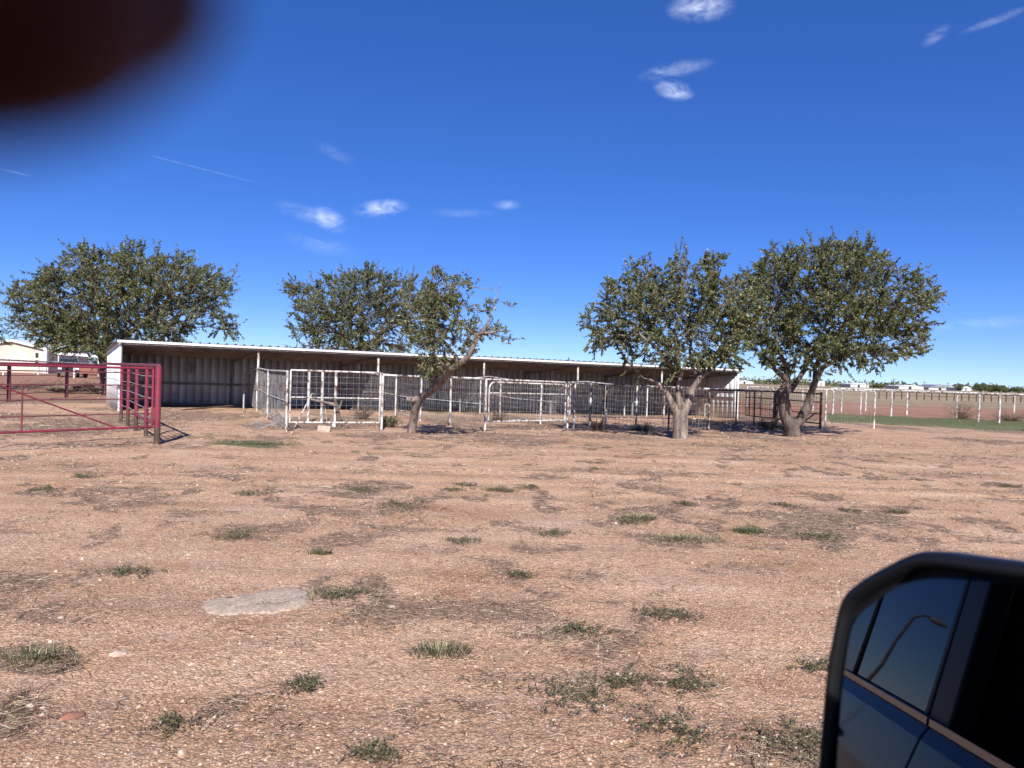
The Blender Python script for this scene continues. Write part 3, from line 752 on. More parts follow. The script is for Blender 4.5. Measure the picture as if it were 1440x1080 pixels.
def tree(label, base, limbs, blobs, Yc, depth, name='shade_tree', step=.2, kill=.32, dens=9.0, leaf=.10, per=9, twigs=2, r0=None, bark=None, seed=1, group=None, maxatt=900, tipr=.006, droop=.35, pal=(.26,.24,.2,.14,.08,.05,.03), flat=1.0, cx=None, expo=2.3, prune=None, leafgap=.0):
    """limbs: list of polylines of (px, py, Y, radius); the first starts at the ground; blobs: px, py, r px[, dY]"""
    rs = np.random.default_rng(seed)
    root = empty(name, base, label, 'tree', group)
    skel = []; sp = []; idx = {}
    handr = {}
    for li, (start, pl) in enumerate(limbs):
        prev = -1 if start is None else idx[start]
        for j, (x, y, Y, r) in enumerate(pl):
            p = np.array(at(x, y, Y)) if not (start is None and j == 0) else np.array(base) - np.array([0, 0, .12])
            if prev >= 0:
                q = np.array(skel[prev]); n = max(1, int(np.linalg.norm(p - q) / .16)); r1 = handr[prev]
                for k in range(1, n):
                    t = k / n; skel.append(q + (p - q) * t + rs.normal(0, .008, 3)); sp.append(prev if k == 1 else len(skel) - 2); handr[len(skel) - 1] = r1 + (r * .86 - r1) * t
                skel.append(p); sp.append(len(skel) - 2 if n > 1 else prev)
            else: skel.append(p); sp.append(-1)
            prev = len(skel) - 1; idx[(li, j)] = prev; handr[prev] = r * .86
    # attractors fill the blobs
    C0 = np.array([b[0] for b in blobs]); cxp = cx if cx else (C0.min() + C0.max()) / 2; hw = (C0.max() - C0.min()) / 2 + 20
    att = []
    for b in blobs:
        x, y, r = b[:3]; Rm = r / F * Yc
        off = depth * math.sqrt(max(0.05, 1 - ((x - cxp) / hw) ** 2 * .9))
        dys = [b[3]] if len(b) > 3 else ([-off * .75, -off * .25, off * .25, off * .75] if depth > 2 else [-off * .6, 0, off * .6])
        for dy in dys:
            Yb = Yc + dy; c = np.array(at(x, y, Yc)); c[1] = Yb; c[0] *= 1 + .0 * dy
            # keep the silhouette about where it is seen: move along the view ray
            c = np.array(at(x, y, Yb)); k = max(3, int(dens * Rm ** 3 * 4.19 * .8))
            v = rs.normal(0, 1, (k, 3)); v /= np.linalg.norm(v, axis=1)[:, None]; rad = rs.uniform(0, 1, (k, 1)) ** (1 / 2.4)
            v = v * rad * Rm; v[:, 1] *= 1.1; att.append(c + v)
    att = np.vstack(att)
    if len(att) > maxatt: att = att[rs.choice(len(att), maxatt, replace=False)]
    att = att[att[:, 2] > .9]
    Nn, par = colonise(att, skel, sp, step, kill, 9.0)
    n = len(Nn); ch = [[] for _ in range(n)]
    for i, p in enumerate(par):
        if p >= 0: ch[p].append(i)
    rad = np.full(n, tipr)
    order = list(range(n - 1, -1, -1)); acc = np.zeros(n)
    for i in order:
        rad[i] = max(tipr, acc[i] ** (1 / expo)) if acc[i] > 0 else tipr
        if par[i] >= 0: acc[par[i]] += rad[i] ** expo
    for k, r in handr.items(): rad[k] = r
    # branch chains as tapered tubes
    mb = MB(); done = set()
    roots = [i for i in range(n) if par[i] < 0]
    stack = [(i, None) for i in roots]
    while stack:
        i, p = stack.pop(); chain = ([p] if p is not None else []) + [i]; cur = i
        while ch[cur]:
            c_ = sorted(ch[cur], key=lambda k: -rad[k]); nx = c_[0]
            for o_ in c_[1:]: stack.append((o_, cur))
            chain.append(nx); cur = nx
        if len(chain) < 2: continue
        R_ = [rad[k] for k in chain]
        if p is not None: R_[0] = min(rad[p], R_[1] * 1.25)
        for k in range(1, len(R_)): R_[k] = min(R_[k], R_[k - 1] * 1.02 + .0) if (chain[k] not in handr) else R_[k]
        big = max(R_); mb.path([Nn[k] for k in chain], R_, 14 if big > .09 else (7 if big > .03 else 4), big > .03, .07 if big > .06 else 0)
    # twigs and leaves
    thin = [i for i in range(n) if rad[i] < (.02 if step < .3 else .035) and i not in handr]
    P_ = []; D_ = []; cen = att.mean(0)
    for i in thin:
        if prune and prune(Nn[i], rs): continue
        if rs.random() < leafgap: continue
        cl = MN.noise(Vector(Nn[i]) * (1.5 / (step / .2)) + Vector((seed, 0, 0)))
        if cl < -.15 and rs.random() < .7: continue
        kmul = 1.12 + max(-.4, min(.9, cl * 2.4))
        base_d = Nn[i] - Nn[par[i]]; base_d /= np.linalg.norm(base_d) + 1e-9; outw = Nn[i] - cen; outw /= np.linalg.norm(outw) + 1e-9
        for t in range(twigs):
            d = base_d * .5 + outw * .35 + rs.normal(0, .6, 3); d[2] += .12; Lt = step * rs.uniform(.8, 1.9)
            if rs.random() < .07: d = outw * .9 + rs.normal(0, .35, 3); d[2] += .3; Lt *= 1.9
            d /= np.linalg.norm(d)
            e = Nn[i] + d * Lt
            mb.path([Nn[i], Nn[i] + d * Lt * .5 + rs.normal(0, .01, 3), e], [tipr * .8, tipr * .6, tipr * .35], 3, False)
            k = rs.poisson(per * kmul)
            if k: 
                s = rs.uniform(.15, 1.08, (k, 1)); P_.append(Nn[i] + d * Lt * s + rs.normal(0, leaf * .18, (k, 3))); D_.append(np.repeat(d[None], k, 0))
    mb.build('trunk', bark or M_bark, root)
    P_ = np.vstack(P_); D_ = np.vstack(D_)
    V, Fc, col = leaves(P_, D_, leaf, rs, pal, droop)
    npmesh('crown', V, Fc, M_leaf, root, False, col)
    return root

# pale thick tree in the middle right
b = gp(957, 617.5); Y = b.y
tree('thick pale-barked shade tree forking low, left one of the two big trees', b,
 [(None, [(957,617,Y,.30),(957,605,Y,.25),(957,592,Y,.245),(957,582,Y,.235),(961,575,Y,.22)]),
  ((0,2), [(951,578,Y,.15),(944,566,Y-.1,.11),(936,552,Y-.2,.10),(927,541,Y-.25,.085),(922,537,Y-.25,.07)]),
  ((1,4), [(914,534,Y-.25,.03),(906,532,Y-.3,.016)]), ((1,4), [(921,528,Y-.2,.025),(922,515,Y-.2,.014)]),
  ((0,4), [(955,562,Y-.1,.12),(953,548,Y,.10),(957,528,Y+.1,.075),(953,505,Y+.1,.06),(948,480,Y,.05)]),
  ((0,4), [(969,562,Y,.15),(973,548,Y,.12),(984,532,Y-.2,.095),(1000,518,Y-.3,.075),(1018,505,Y-.2,.05)]),
  ((5,2), [(975,520,Y+.6,.07),(970,495,Y+1,.05),(975,460,Y+1,.04)]),
  ((4,2), [(942,512,Y-.7,.06),(925,490,Y-1,.045),(900,470,Y-1,.035)])],
 [(850,462,34),(880,445,38),(1048,432,28),(1056,405,22),(872,412,28),(900,392,26),(905,435,40),(930,480,36),(890,487,26),(957,400,36),(960,368,18),(995,390,32),(985,440,46),
  (1010,462,42),(1030,492,26),(990,490,32),(950,505,22),(1030,432,36),(842,485,18),(833,440,12),(1022,512,16),(935,425,30),(822,462,12),(905,372,12),(1000,365,12),(1035,400,22),(925,512,14),(1045,470,24)],
 Y, 1.9, seed=21, step=.19, kill=.30, dens=26, leaf=.076, per=33, twigs=3, maxatt=2100, leafgap=.02)
# big dark-trunked tree on the right
b = gp(1116, 614); Y = b.y
tree('largest shade tree with forked dark trunk, right one of the two big trees', b,
 [(None, [(1116,614,Y,.34),(1114,603,Y,.30),(1113,597,Y,.27)]),
  ((0,1), [(1106,588,Y,.24),(1103,570,Y,.25),(1100,552,Y,.21),(1107,535,Y,.13),(1105,515,Y-.2,.10),(1096,495,Y-.4,.07)]),
  ((0,2), [(1126,590,Y+.1,.20),(1135,572,Y+.1,.18),(1141,553,Y,.14),(1147,535,Y-.1,.12),(1157,517,Y-.3,.10),(1180,502,Y-.5,.075),(1210,492,Y-.7,.05)]),
  ((1,2), [(1112,548,Y+.4,.13),(1121,535,Y+.6,.11),(1132,520,Y+.8,.09),(1135,490,Y+1,.07)]),
  ((2,3), [(1146,515,Y+.5,.08),(1160,490,Y+.8,.06),(1170,450,Y+1,.045)]),
  ((1,3), [(1090,520,Y-.6,.08),(1075,500,Y-1,.05),(1068,480,Y-1.2,.04)])],
 [(1085,440,46),(1082,402,36),(1110,372,32),(1150,362,34),(1130,420,56),(1190,372,34),(1200,420,50),(1225,378,32),(1222,348,13),(1258,368,14),(1088,356,14),(1045,415,26),(1052,448,28),(1300,470,14),(1275,445,26),(1250,430,40),(1283,402,26),(1300,420,20),
  (1322,413,9),(1260,470,36),(1290,490,18),(1200,478,42),(1150,480,42),(1090,480,36),(1232,507,20),(1268,385,16),(1188,346,12),(1062,470,26),(1255,500,16),(1070,372,12),(1150,342,8),
  (1245,520,12,-2.2),(1215,518,14,-2.4),(1180,515,14,-2.0)],
 Y, 2.5, seed=33, step=.21, kill=.33, dens=20, leaf=.080, per=32, twigs=3, maxatt=2900, leafgap=.02, bark=M_barkm)
# small leaning tree
b = gp(577, 609); Y = b.y
tree('small leaning tree with crooked trunk between the two white gates', b,
 [(None, [(577,609,Y,.17),(580,598,Y-.1,.135),(583,580,Y-.3,.13),(586,570,Y-.4,.135),(592,559,Y-.6,.13),(606,550,Y-.9,.12),(618,540,Y-1.2,.11),(627,529,Y-1.6,.10),(633,520,Y-1.9,.095),(646,512,Y-2.2,.085),(660,500,Y-2.4,.075),(667,484,Y-2.5,.06),(668,470,Y-2.5,.05)]),
  ((0,4), [(580,563,Y-.55,.09),(572,561,Y-.55,.07)]),
  ((0,11), [(684,458,Y-2.5,.04),(690,440,Y-2.4,.022),(697,420,Y-2.4,.012),(704,398,Y-2.4,.008),(716,396,Y-2.4,.004)]),
  ((0,9), [(640,500,Y-1.9,.06),(628,485,Y-1.5,.05),(615,465,Y-1.2,.04),(606,440,Y-1.2,.03)]),
  ((0,8), [(622,512,Y-2.3,.045),(612,500,Y-2.5,.03)]),
  ((0,12), [(690,468,Y-2.7,.03),(710,464,Y-2.8,.02)])],
 [(615,432,34),(592,455,28),(582,432,22),(595,412,16),(640,420,20),(602,482,26),(632,470,28),(650,402,15),(610,400,18),(678,462,24),(700,470,16),(716,478,10),(655,452,20),(712,425,9),(690,432,8),(725,432,6),
  (620,508,16),(588,505,12),(662,480,18),(625,395,8),(600,520,8),(640,395,8)],
 Y - 1.9, 1.0, seed=44, step=.13, kill=.2, dens=70, leaf=.078, per=12, twigs=3, maxatt=1500, tipr=.005, leafgap=.15, prune=lambda p, rs: p[0] > -.95 and rs.random() < .5, pal=(.22,.24,.16,.16,.12,.06,.04))
# two wide trees behind the shed
b = gp(150, 553); Y = b.y
tree('wide dense shade tree behind the left end of the shed', b,
 [(None, [(150,552,Y,.42),(149,530,Y,.33),(147,512,Y,.28),(144,500,Y,.25)]),
  ((0,2), [(155,495,Y-.4,.2),(175,475,Y-.8,.14),(200,455,Y-1,.1)]), ((0,3), [(132,485,Y+.4,.17),(110,465,Y+.8,.12),(80,450,Y+1,.08)]), ((0,3), [(148,480,Y+.8,.16),(150,440,Y+1,.1)])],
 [(180,412,64),(115,418,58),(65,430,46),(45,450,34),(250,405,50),(290,420,36),(306,450,24),(190,378,38),(125,372,28),(90,365,12),(150,455,50),(230,452,46),(85,465,36),(322,470,10),(298,395,20),(30,425,18),
  (105,352,8),(16,415,8),(150,360,16),(225,372,18),(60,392,14),(20,455,10),(265,375,12)],
 Y, 4.2, seed=55, step=.38, kill=.55, dens=3.6, leaf=.125, per=30, twigs=3, maxatt=2200, tipr=.012, bark=M_barkd, group='trees behind the shed')
b = gp(505, 553); Y = b.y
tree('dense rounded shade tree behind the middle of the shed', b,
 [(None, [(505,553,Y,.4),(505,530,Y,.32),(506,512,Y,.28),(508,500,Y,.25)]),
  ((0,3), [(525,480,Y,.18),(545,460,Y,.12)]), ((0,3), [(485,480,Y+.5,.18),(460,455,Y+.8,.1)]), ((0,3), [(508,460,Y-.8,.16),(505,430,Y-1,.1)])],
 [(480,432,54),(442,432,36),(420,416,20),(520,412,38),(560,430,46),(598,438,34),(618,440,24),(608,418,20),(490,392,20),(455,472,42),(540,472,42),(600,470,30),(416,462,14),(505,455,40),(405,412,6),(540,388,14),(575,398,14),(415,390,5)],
 Y, 3.6, seed=66, step=.38, kill=.55, dens=4.5, leaf=.125, per=31, twigs=3, maxatt=2100, tipr=.012, bark=M_barkd, group='trees behind the shed')
b = gp(-22, 548); Y = b.y
tree('shade tree cut off by the left edge of the picture', b,
 [(None, [(-24,548,Y,.35),(-24,520,Y,.25),(-22,495,Y,.2)])],
 [(-30,450,30),(-10,468,12),(-50,430,40),(-45,470,30),(-2,470,5)], Y, 2.2, seed=67, step=.38, kill=.55, dens=3.6, leaf=.17, per=7, twigs=3, maxatt=400, tipr=.012, bark=M_barkd)

# ------------------------------------------------------------------ what lies on the ground
ICO = None
def ico():
    global ICO
    if ICO is None:
        b = bmesh.new(); bmesh.ops.create_icosphere(b, subdivisions=1, radius=1); b.verts.ensure_lookup_table()
        ICO = (np.array([v.co[:] for v in b.verts]), np.array([[v.index for v in f.verts] for f in b.faces])); b.free()
    return ICO
def gznp(x, y): return gnp(x, y) + relief(x, y)
def sample(n, ymin, ymax, rs, xr=.8):
    y = ymin * (ymax / ymin) ** rs.uniform(0, 1, n); x = rs.uniform(-xr, xr, n) * y; return x, y
def gravel():
    rs = np.random.default_rng(5); V0, F0 = ico(); n = 26000
    y = 3.2 + 13 * rs.uniform(0, 1, n) ** 1.9; x = rs.uniform(-.78, .74, n) * y
    s = np.clip(rs.lognormal(-5.35, .42, n), .0022, .019); keep = (vnoise(x * 1.3, y * 1.3, 77) > rs.uniform(-.2, .75, n)); x, y, s = x[keep], y[keep], s[keep]; n = len(x)
    s = s * np.clip(.75 + y / 14, .8, 1.7); z = gznp(x, y)
    sc = np.stack([s * rs.uniform(.8, 1.4, n), s * rs.uniform(.7, 1.1, n), s * rs.uniform(.4, .75, n)], -1)
    a = rs.uniform(0, 6.28, n); ca, sa = np.cos(a), np.sin(a)
    V = V0[None] * sc[:, None] * (1 + rs.normal(0, .13, (n, len(V0), 1)))
    X = V[..., 0] * ca[:, None] - V[..., 1] * sa[:, None] + x[:, None]; Yv = V[..., 0] * sa[:, None] + V[..., 1] * ca[:, None] + y[:, None]; Z = V[..., 2] + z[:, None] + sc[:, 2:3] * .25
    P_ = np.stack([X, Yv, Z], -1).reshape(-1, 3); Fc = (F0[None] + (np.arange(n) * len(V0))[:, None, None]).reshape(-1, 3)
    base = np.array([[.40,.27,.20],[.33,.20,.14],[.50,.38,.30],[.55,.45,.36],[.24,.16,.12],[.45,.28,.22]])
    c = base[rs.choice(6, n, p=[.3,.25,.2,.08,.1,.07])] * rs.uniform(.8, 1.15, (n, 1)); c = np.repeat(np.hstack([c, np.ones((n, 1))]), len(V0), 0)
    tag(npmesh('gravel', P_, Fc, M_tint, None, False, c), 'small pinkish tan stones strewn over the dirt yard', 'gravel', kind='stuff')
gravel()
def strips(name, X, Y, Z, ang, Ls, wd, curve, lift, cols, m, rs, parent=None):
    """thin curved straws: 3 segments, crossed so they have body"""
    n = len(X); T = np.linspace(0, 1, 4); d = np.stack([np.cos(ang), np.sin(ang)], -1); pn = np.stack([-np.sin(ang), np.cos(ang)], -1)
    pts = np.zeros((n, 4, 3)); 
    for i, t in enumerate(T):
        pts[:, i, :2] = np.stack([X, Y], -1) + d * (Ls * (t - .5))[:, None] + pn * (curve * Ls * (t - .5) ** 2 * 4)[:, None]
        pts[:, i, 2] = Z + lift * Ls * (1 - (2 * t - 1) ** 2 * .6) + .003
    u = pn[:, None] * (wd[:, None, None]); a = pts.copy(); b = pts.copy(); c = pts.copy()
    a[..., :2] -= u; b[..., :2] += u; c[..., 2] += wd[:, None] * 1.2
    V = np.stack([a, b, c], 2).reshape(-1, 3); f = []
    for i in range(3):
        for p, q in ((0, 1), (1, 2), (2, 0)): f.append([i * 3 + p, i * 3 + q, (i + 1) * 3 + q, (i + 1) * 3 + p])
    Fc = (np.array(f)[None] + (np.arange(n) * 12)[:, None, None]).reshape(-1, 4)
    C = np.repeat(np.hstack([cols, np.ones((n, 1))]), 12, 0)
    return npmesh(name, V, Fc, m, parent, False, C)
STR = np.array([[.36,.25,.17],[.22,.145,.10],[.48,.37,.27],[.12,.08,.06],[.06,.04,.032],[.56,.47,.36],[.11,.10,.06]])
def litter():
    rs = np.random.default_rng(6); n = 170000
    x, y = sample(n, 3.3, 30, rs); z = gznp(x, y); lit, gr, red, fi = zones(x, y, z)
    keep = rs.uniform(0, 1, n) < np.clip(lit * 1.0 + .03, 0, 1) * np.where(y > 16, .55, 1) ; x, y, z = x[keep], y[keep], z[keep]; n = len(x)
    far = np.clip(y / 7, 1, 2.6); Ls = rs.uniform(.02, .09, n) * (1 + (rs.uniform(0, 1, n) < .05) * 1.4) * far ** .7; wd = rs.uniform(.0009, .002, n) * far
    c = STR[rs.choice(7, n, p=[.24,.22,.14,.16,.12,.04,.08])] * rs.uniform(.8, 1.2, (n, 1))
    tag(strips('straw_litter', x, y, z, rs.uniform(0, 6.28, n), Ls, wd, rs.normal(0, .25, n), rs.uniform(0, .22, n), c, M_tint, rs), 'dry straw, stems and twigs scattered in patches over the yard', 'litter', kind='stuff')
litter()
def tufts_far():
    """upright dry grass and low weeds, thick near the pens"""
    rs = np.random.default_rng(8); n = 60000
    x, y = sample(n, 4.2, 60, rs, .95); z = gznp(x, y); lit, gr, red, fi = zones(x, y, z)
    cl = fbm(x * 1.7, y * 1.7, 3, 91)
    p = np.clip(.45 * lit + gr * .95, 0, 1) * np.clip((cl - .45) * 7, 0, 1) * np.where(y > 30, .55, 1)
    keep = rs.uniform(0, 1, n) < p; x, y, z, gr = x[keep], y[keep], z[keep], gr[keep]
    k = 7; n = len(x) * k; x = np.repeat(x, k) + rs.normal(0, .03, n); y = np.repeat(y, k) + rs.normal(0, .03, n); z = np.repeat(z, k); gr = np.repeat(gr, k)
    h = rs.uniform(.012, .05, n) * np.clip(y / 14, .8, 2); a = rs.uniform(0, 6.28, n); ln = rs.uniform(.3, 1.3, n) * h; w = rs.uniform(.0015, .003, n) * np.clip(y / 8, 1, 3.2)
    B = np.stack([x, y, z - .003], -1); tip = B + np.stack([np.cos(a) * ln, np.sin(a) * ln, h], -1); mid = (B + tip) / 2 + np.stack([0 * h, 0 * h, h * .18], -1)
    s = np.stack([-np.sin(a) * w, np.cos(a) * w, 0 * w], -1)
    V = np.stack([B - s, B + s, mid + s * .8, tip, mid - s * .8], 1).reshape(-1, 3); Fc = np.array([[0, 1, 2, 4], [4, 2, 3, 3]])
    Fq = (np.array([[0, 1, 2, 4]])[None] + (np.arange(n) * 5)[:, None, None]).reshape(-1, 4)
    dry = STR[rs.choice(7, n)] ; gre = np.array([[.085,.09,.052]]) * rs.uniform(.7, 1.5, (n, 1))
    isg = rs.uniform(0, 1, n) < np.clip(gr * .9 + .38 * (y < 20) + .1, 0, 1); c = np.where(isg[:, None], gre, dry * rs.uniform(.8, 1.2, (n, 1)))
    c = np.repeat(np.hstack([c, np.ones((n, 1))]), 5, 0)
    tag(npmesh('dry_grass', V, Fq, M_tint, None, False, c), 'short dry grass and low weeds thick around the pens and along the green strip', 'grass', kind='stuff')
tufts_far()
M_weed = leafmat('weed')
def weed(px, py, size, label, kind='flat', seed=0, green=.8):
    p = gp(px, py); p.z = gz(p.x, p.y); rs = np.random.default_rng(seed + 500)
    root = empty('weed_clump' if kind == 'flat' else 'grass_tuft', p, label, 'weed' if kind == 'flat' else 'grass tuft', 'low weeds growing in the gravel')
    if kind == 'flat':
        ns = int(26 * size / .4) + 8; mb = MB(); LP = []; LD = []
        for i in range(ns):
            a = rs.uniform(0, 6.28); Ln = size * .62 * rs.uniform(.25, 1.15); pts = []
            bx = rs.normal(0, size * .2, 2)
            for k in range(6):
                t = k / 5; aa = a + rs.normal(0, .18); r = Ln * t
                q = Vector((p.x + bx[0] + math.cos(aa) * r, p.y + bx[1] + math.sin(aa) * r * .8, 0)); q.z = gz(q.x, q.y) + .006 + .022 * math.sin(t * 2.6) * rs.uniform(.3, 1.2)
                pts.append(q)
            mb.path(pts, [.0018, .0016, .0014, .0012, .001, .0008], 3, False)
            for k in range(20):
                t = rs.uniform(.1, 1); j = min(4, int(t * 5)); q = pts[j].lerp(pts[j + 1], t * 5 - j); LP.append(np.array(q) + rs.normal(0, .007, 3) + [0, 0, .006]); v = np.array(pts[j + 1] - pts[j]); LD.append(v / (np.linalg.norm(v) + 1e-6) + [0, 0, .15])
        mb.build('stem', M_wood, root)
        V, Fc, col = leaves(np.array(LP), np.array(LD), .02, rs, (.25, .25, .1, .14, .12, .09, .05), -.05)
        col[:, :3] *= np.array([.80, .76, .95])
        npmesh('foliage', V, Fc, M_weed, root, False, col)
    else:
        n = int(340 * size / .3); a = rs.uniform(0, 6.28, n); rr = size * .46 * rs.uniform(0, 1, n) ** .75
        x = p.x + np.cos(a) * rr * 1.15; y = p.y + np.sin(a) * rr * .6; z = gznp(x, y) - .004
        h = rs.uniform(.015, .075, n) * (.7 + min(size, .4) * (.5 if size > .5 else 1)); b = a + rs.normal(0, .7, n); ln = h * rs.uniform(.3, 1.3, n); w = rs.uniform(.0012, .0024, n)
        B = np.stack([x, y, z], -1); tip = B + np.stack([np.cos(b) * ln, np.sin(b) * ln, h], -1); mid = (B + tip) / 2 + np.stack([0 * h, 0 * h, h * .2], -1); s = np.stack([-np.sin(b) * w, np.cos(b) * w, 0 * w], -1)
        V = np.stack([B - s, B + s, mid + s, mid - s, mid + s, mid - s, tip + s * .15, tip - s * .15], 1).reshape(-1, 3)
        Fc = (np.array([[0, 1, 2, 3], [5, 4, 6, 7]])[None] + (np.arange(n) * 8)[:, None, None]).reshape(-1, 4)
        g_ = np.where((rs.uniform(0, 1, n) < green)[:, None], np.array([[.06, .08, .032]]) * rs.uniform(.6, 1.6, (n, 1)), np.array([[.36, .30, .18]]) * rs.uniform(.6, 1.2, (n, 1)))
        npmesh('blades', V, Fc, M_weed, root, False, np.repeat(np.hstack([g_, np.ones((n, 1))]), 8, 0))
weed(618, 920, .36, 'dense dark green grass tuft in the middle foreground, with a dry straw across it', 'tuft', 1)
weed(50, 928, .34, 'sparse green grass tuft at the left edge of the foreground', 'tuft', 2, .6)
weed(427, 965, .2, 'small green sprig below and right of the pale concrete patch', 'flat', 3)
weed(810, 978, .46, 'large grey-green spreading weed left of the mirror, bottom centre', 'flat', 4)
weed(875, 962, .28, 'thin grey-green weed runner joining two larger weeds', 'flat', 5)
weed(960, 962, .36, 'straggly low weed just above the lowest big weed', 'flat', 6, .6)
weed(945, 1036, .42, 'bushy grey-green weed nearest the bottom, left of the mirror', 'flat', 7)
weed(535, 1062, .24, 'small weed at the bottom edge, left of centre', 'flat', 8)
weed(930, 868, .38, 'dry spreading weed upper left of the mirror', 'flat', 9)
weed(820, 888, .3, 'dry tangled weed above the large spreading weed', 'flat', 10)
weed(565, 712, .8, 'wide low green weed patch in the left middle distance', 'flat', 11)
weed(505, 690, .6, 'low green weed patch beyond the widest one', 'flat', 12)
weed(1050, 748, .36, 'small bright green grass tuft in the right middle distance', 'tuft', 13, .9)
weed(448, 778, .24, 'tiny green grass tuft above the pale concrete patch', 'tuft', 14)
weed(330, 752, .5, 'flat green weed in the left middle distance', 'flat', 15)
weed(965, 757, .8, 'faded grass patch in the right middle distance', 'tuft', 16, .4)
weed(1264, 722, .35, 'small upright weed above the mirror', 'tuft', 17, .7)
weed(180, 806, .4, 'thin brownish weed left of the pale concrete patch', 'flat', 18, .3)
weed(375, 625, 1.6, 'broad green weed patch in front of the square gate', 'tuft', 19, .9)
weed(622, 578, 1.0, 'bright green weed growing under the pen fence', 'tuft', 20, 1)
weed(480, 838, .5, 'matted dry weed touching the right end of the concrete patch', 'flat', 21, .2)
weed(1345, 583, 1.9, 'dry brown tumbleweed bank at the foot of the long white fence', 'tuft', 22, .3)
weed(245, 1018, .2, 'faint green sprig near the brick piece', 'flat', 23)
weed(895, 730, .5, 'grey weed streak in the middle distance, right of centre', 'tuft', 24, .4)
weed(700, 688, .5, 'dark weed streak in the middle distance', 'tuft', 25, .4)

for i, (x, y, sz, lb) in enumerate(((655, 684, .3, 'second dark sprig of the far weed row, left of centre'), (637, 688, .3, 'first dark sprig of the far weed row, left of centre'), (708, 689, .45, 'dark weed mound in the far middle, just left of centre'), (745, 685, .25, 'small dark sprig right of the dark weed mound'), (838, 660, .3, 'far dark sprig before the fence, right of centre'), (650, 762, .3, 'greyish sprig in the middle distance below the weed streak'), (880, 735, .35, 'left of two round green clumps in the middle distance'), (905, 731, .35, 'right of two round green clumps in the middle distance'), (963, 712, .35, 'dark flat weed up and right of the two round clumps'), (780, 752, .4, 'dull green patch of weed in the middle distance'), (730, 812, .2, 'brown sprig right of the concrete patch level'), (1192, 720, .3, 'small sprig in the right middle distance'), (1100, 712, .4, 'flat weed at the top of the wide dry patch'), (1150, 755, .4, 'flat weed at the lower right of the wide dry patch'), (60, 690, .4, 'dark sprig in the far left middle distance'), (120, 672, .4, 'small far sprig near the left edge below the red gate'), (350, 697, .35, 'dark sprig left of the wide low weed patch'), (1420, 685, .4, 'sprig at the right picture edge above the mirror'), (1145, 940, .25, 'dry sprig right beside the mirror edge'), (1120, 1050, .4, 'straw-coloured weed at the foot of the mirror'))):
    weed(x, y, sz, lb, 'flat', 40 + i)
def concrete_patch():
    pl = [(284,853),(288,846),(300,842),(325,840),(348,838),(366,831),(392,827),(420,826),(436,831),(437,840),(431,850),(415,856),(385,861),(350,865),(310,866),(288,863)]
    pts = []; r2 = random.Random(3)
    for i in range(len(pl)):
        a = Vector(gp(*pl[i])); b = Vector(gp(*pl[(i + 1) % len(pl)]))
        for k in range(4): q = a.lerp(b, k / 4) + Vector((r2.uniform(-.012, .012), r2.uniform(-.015, .015), 0)); pts.append(q)
    zc = max(gz(q.x, q.y) for q in pts); c = sum(pts, Vector()) / len(pts)
    b = bmesh.new(); rings = []
    for s, dz in ((1.0, -.03), (.985, .0), (.9, .007), (.6, .009), (.3, .008)):
        rings.append([b.verts.new((c.x + (q.x - c.x) * s, c.y + (q.y - c.y) * s, gz(q.x, q.y) * .5 + zc * .5 + dz + r2.uniform(-.001, .001))) for q in pts])
    n = len(pts)
    for r_a, r_b in zip(rings, rings[1:]):
        for i in range(n): b.faces.new((r_a[i], r_a[(i + 1) % n], r_b[(i + 1) % n], r_b[i]))
    b.faces.new(rings[-1]); me = bpy.data.meshes.new('concrete_patch'); b.to_mesh(me); b.free()
    for f in me.polygons: f.use_smooth = True
    m = worn('weathered_concrete', (.46, .36, .28), (.30, .22, .165), 45, .42, .62, .95, bump=.8); me.materials.append(m)
    o = bpy.data.objects.new('concrete_patch', me); COL.objects.link(o); tag(o, 'flat irregular grey-pink concrete patch set in the gravel', 'concrete')
concrete_patch()
def rock(px, py, size, label, m=None, flat=.5, seed=0, name='rock', group='pale loose rocks'):
    p = gp(px, py); z = gz(p.x, p.y); rs = random.Random(seed); b = bmesh.new(); bmesh.ops.create_icosphere(b, subdivisions=3, radius=1)
    from mathutils import noise as no
    for v in b.verts:
        d = v.co.normalized(); k = 1 + .35 * no.noise(d * 1.6 + Vector((seed, 0, 0))) + .12 * no.noise(d * 5 + Vector((0, seed, 0)))
        for ax in (Vector((.5, .3, .8)), Vector((-.6, .5, .6)), Vector((.2, -.8, .5)), Vector((-.7, -.5, .4))):
            ax = ax.normalized(); t = d.dot(ax)
            if t * k > .72: k = .72 / t
        v.co = Vector((d.x * k * size, d.y * k * size * .75, d.z * k * size * flat))
    me = bpy.data.meshes.new(name); b.to_mesh(me); b.free(); me.materials.append(m or M_rock)
    o = bpy.data.objects.new(name, me); COL.objects.link(o); o.location = (p.x, p.y, z + size * flat * .25); o.rotation_euler.z = rs.uniform(0, 3)
    tag(o, label, 'rock', group)
rock(165, 922, .055, 'flat pale rock to the right of the left-edge grass tuft', seed=1, flat=.3)
rock(551, 854, .03, 'white rock right of the concrete patch', seed=2)
rock(265, 779, .028, 'lone white rock above the concrete patch', seed=3)
rock(270, 935, .022, 'white rock below the concrete patch', seed=4)
rock(43, 993, .028, 'left one of two white rocks in the lower left corner', seed=5)
rock(60, 996, .024, 'right one of two white rocks in the lower left corner', seed=6)
rock(643, 1014, .02, 'small white rock at the bottom, right of centre', seed=7)
rock(451, 972, .018, 'small white rock beside the sprig below the concrete patch', seed=8)
rock(880, 1016, .022, 'small pale rock between the two lowest weeds', seed=9)
rock(868, 1009 - 60, .018, 'small pale rock above the lower weeds', seed=10)
rock(255, 1055, .026, 'grey rock near the bottom edge at the left', seed=11)
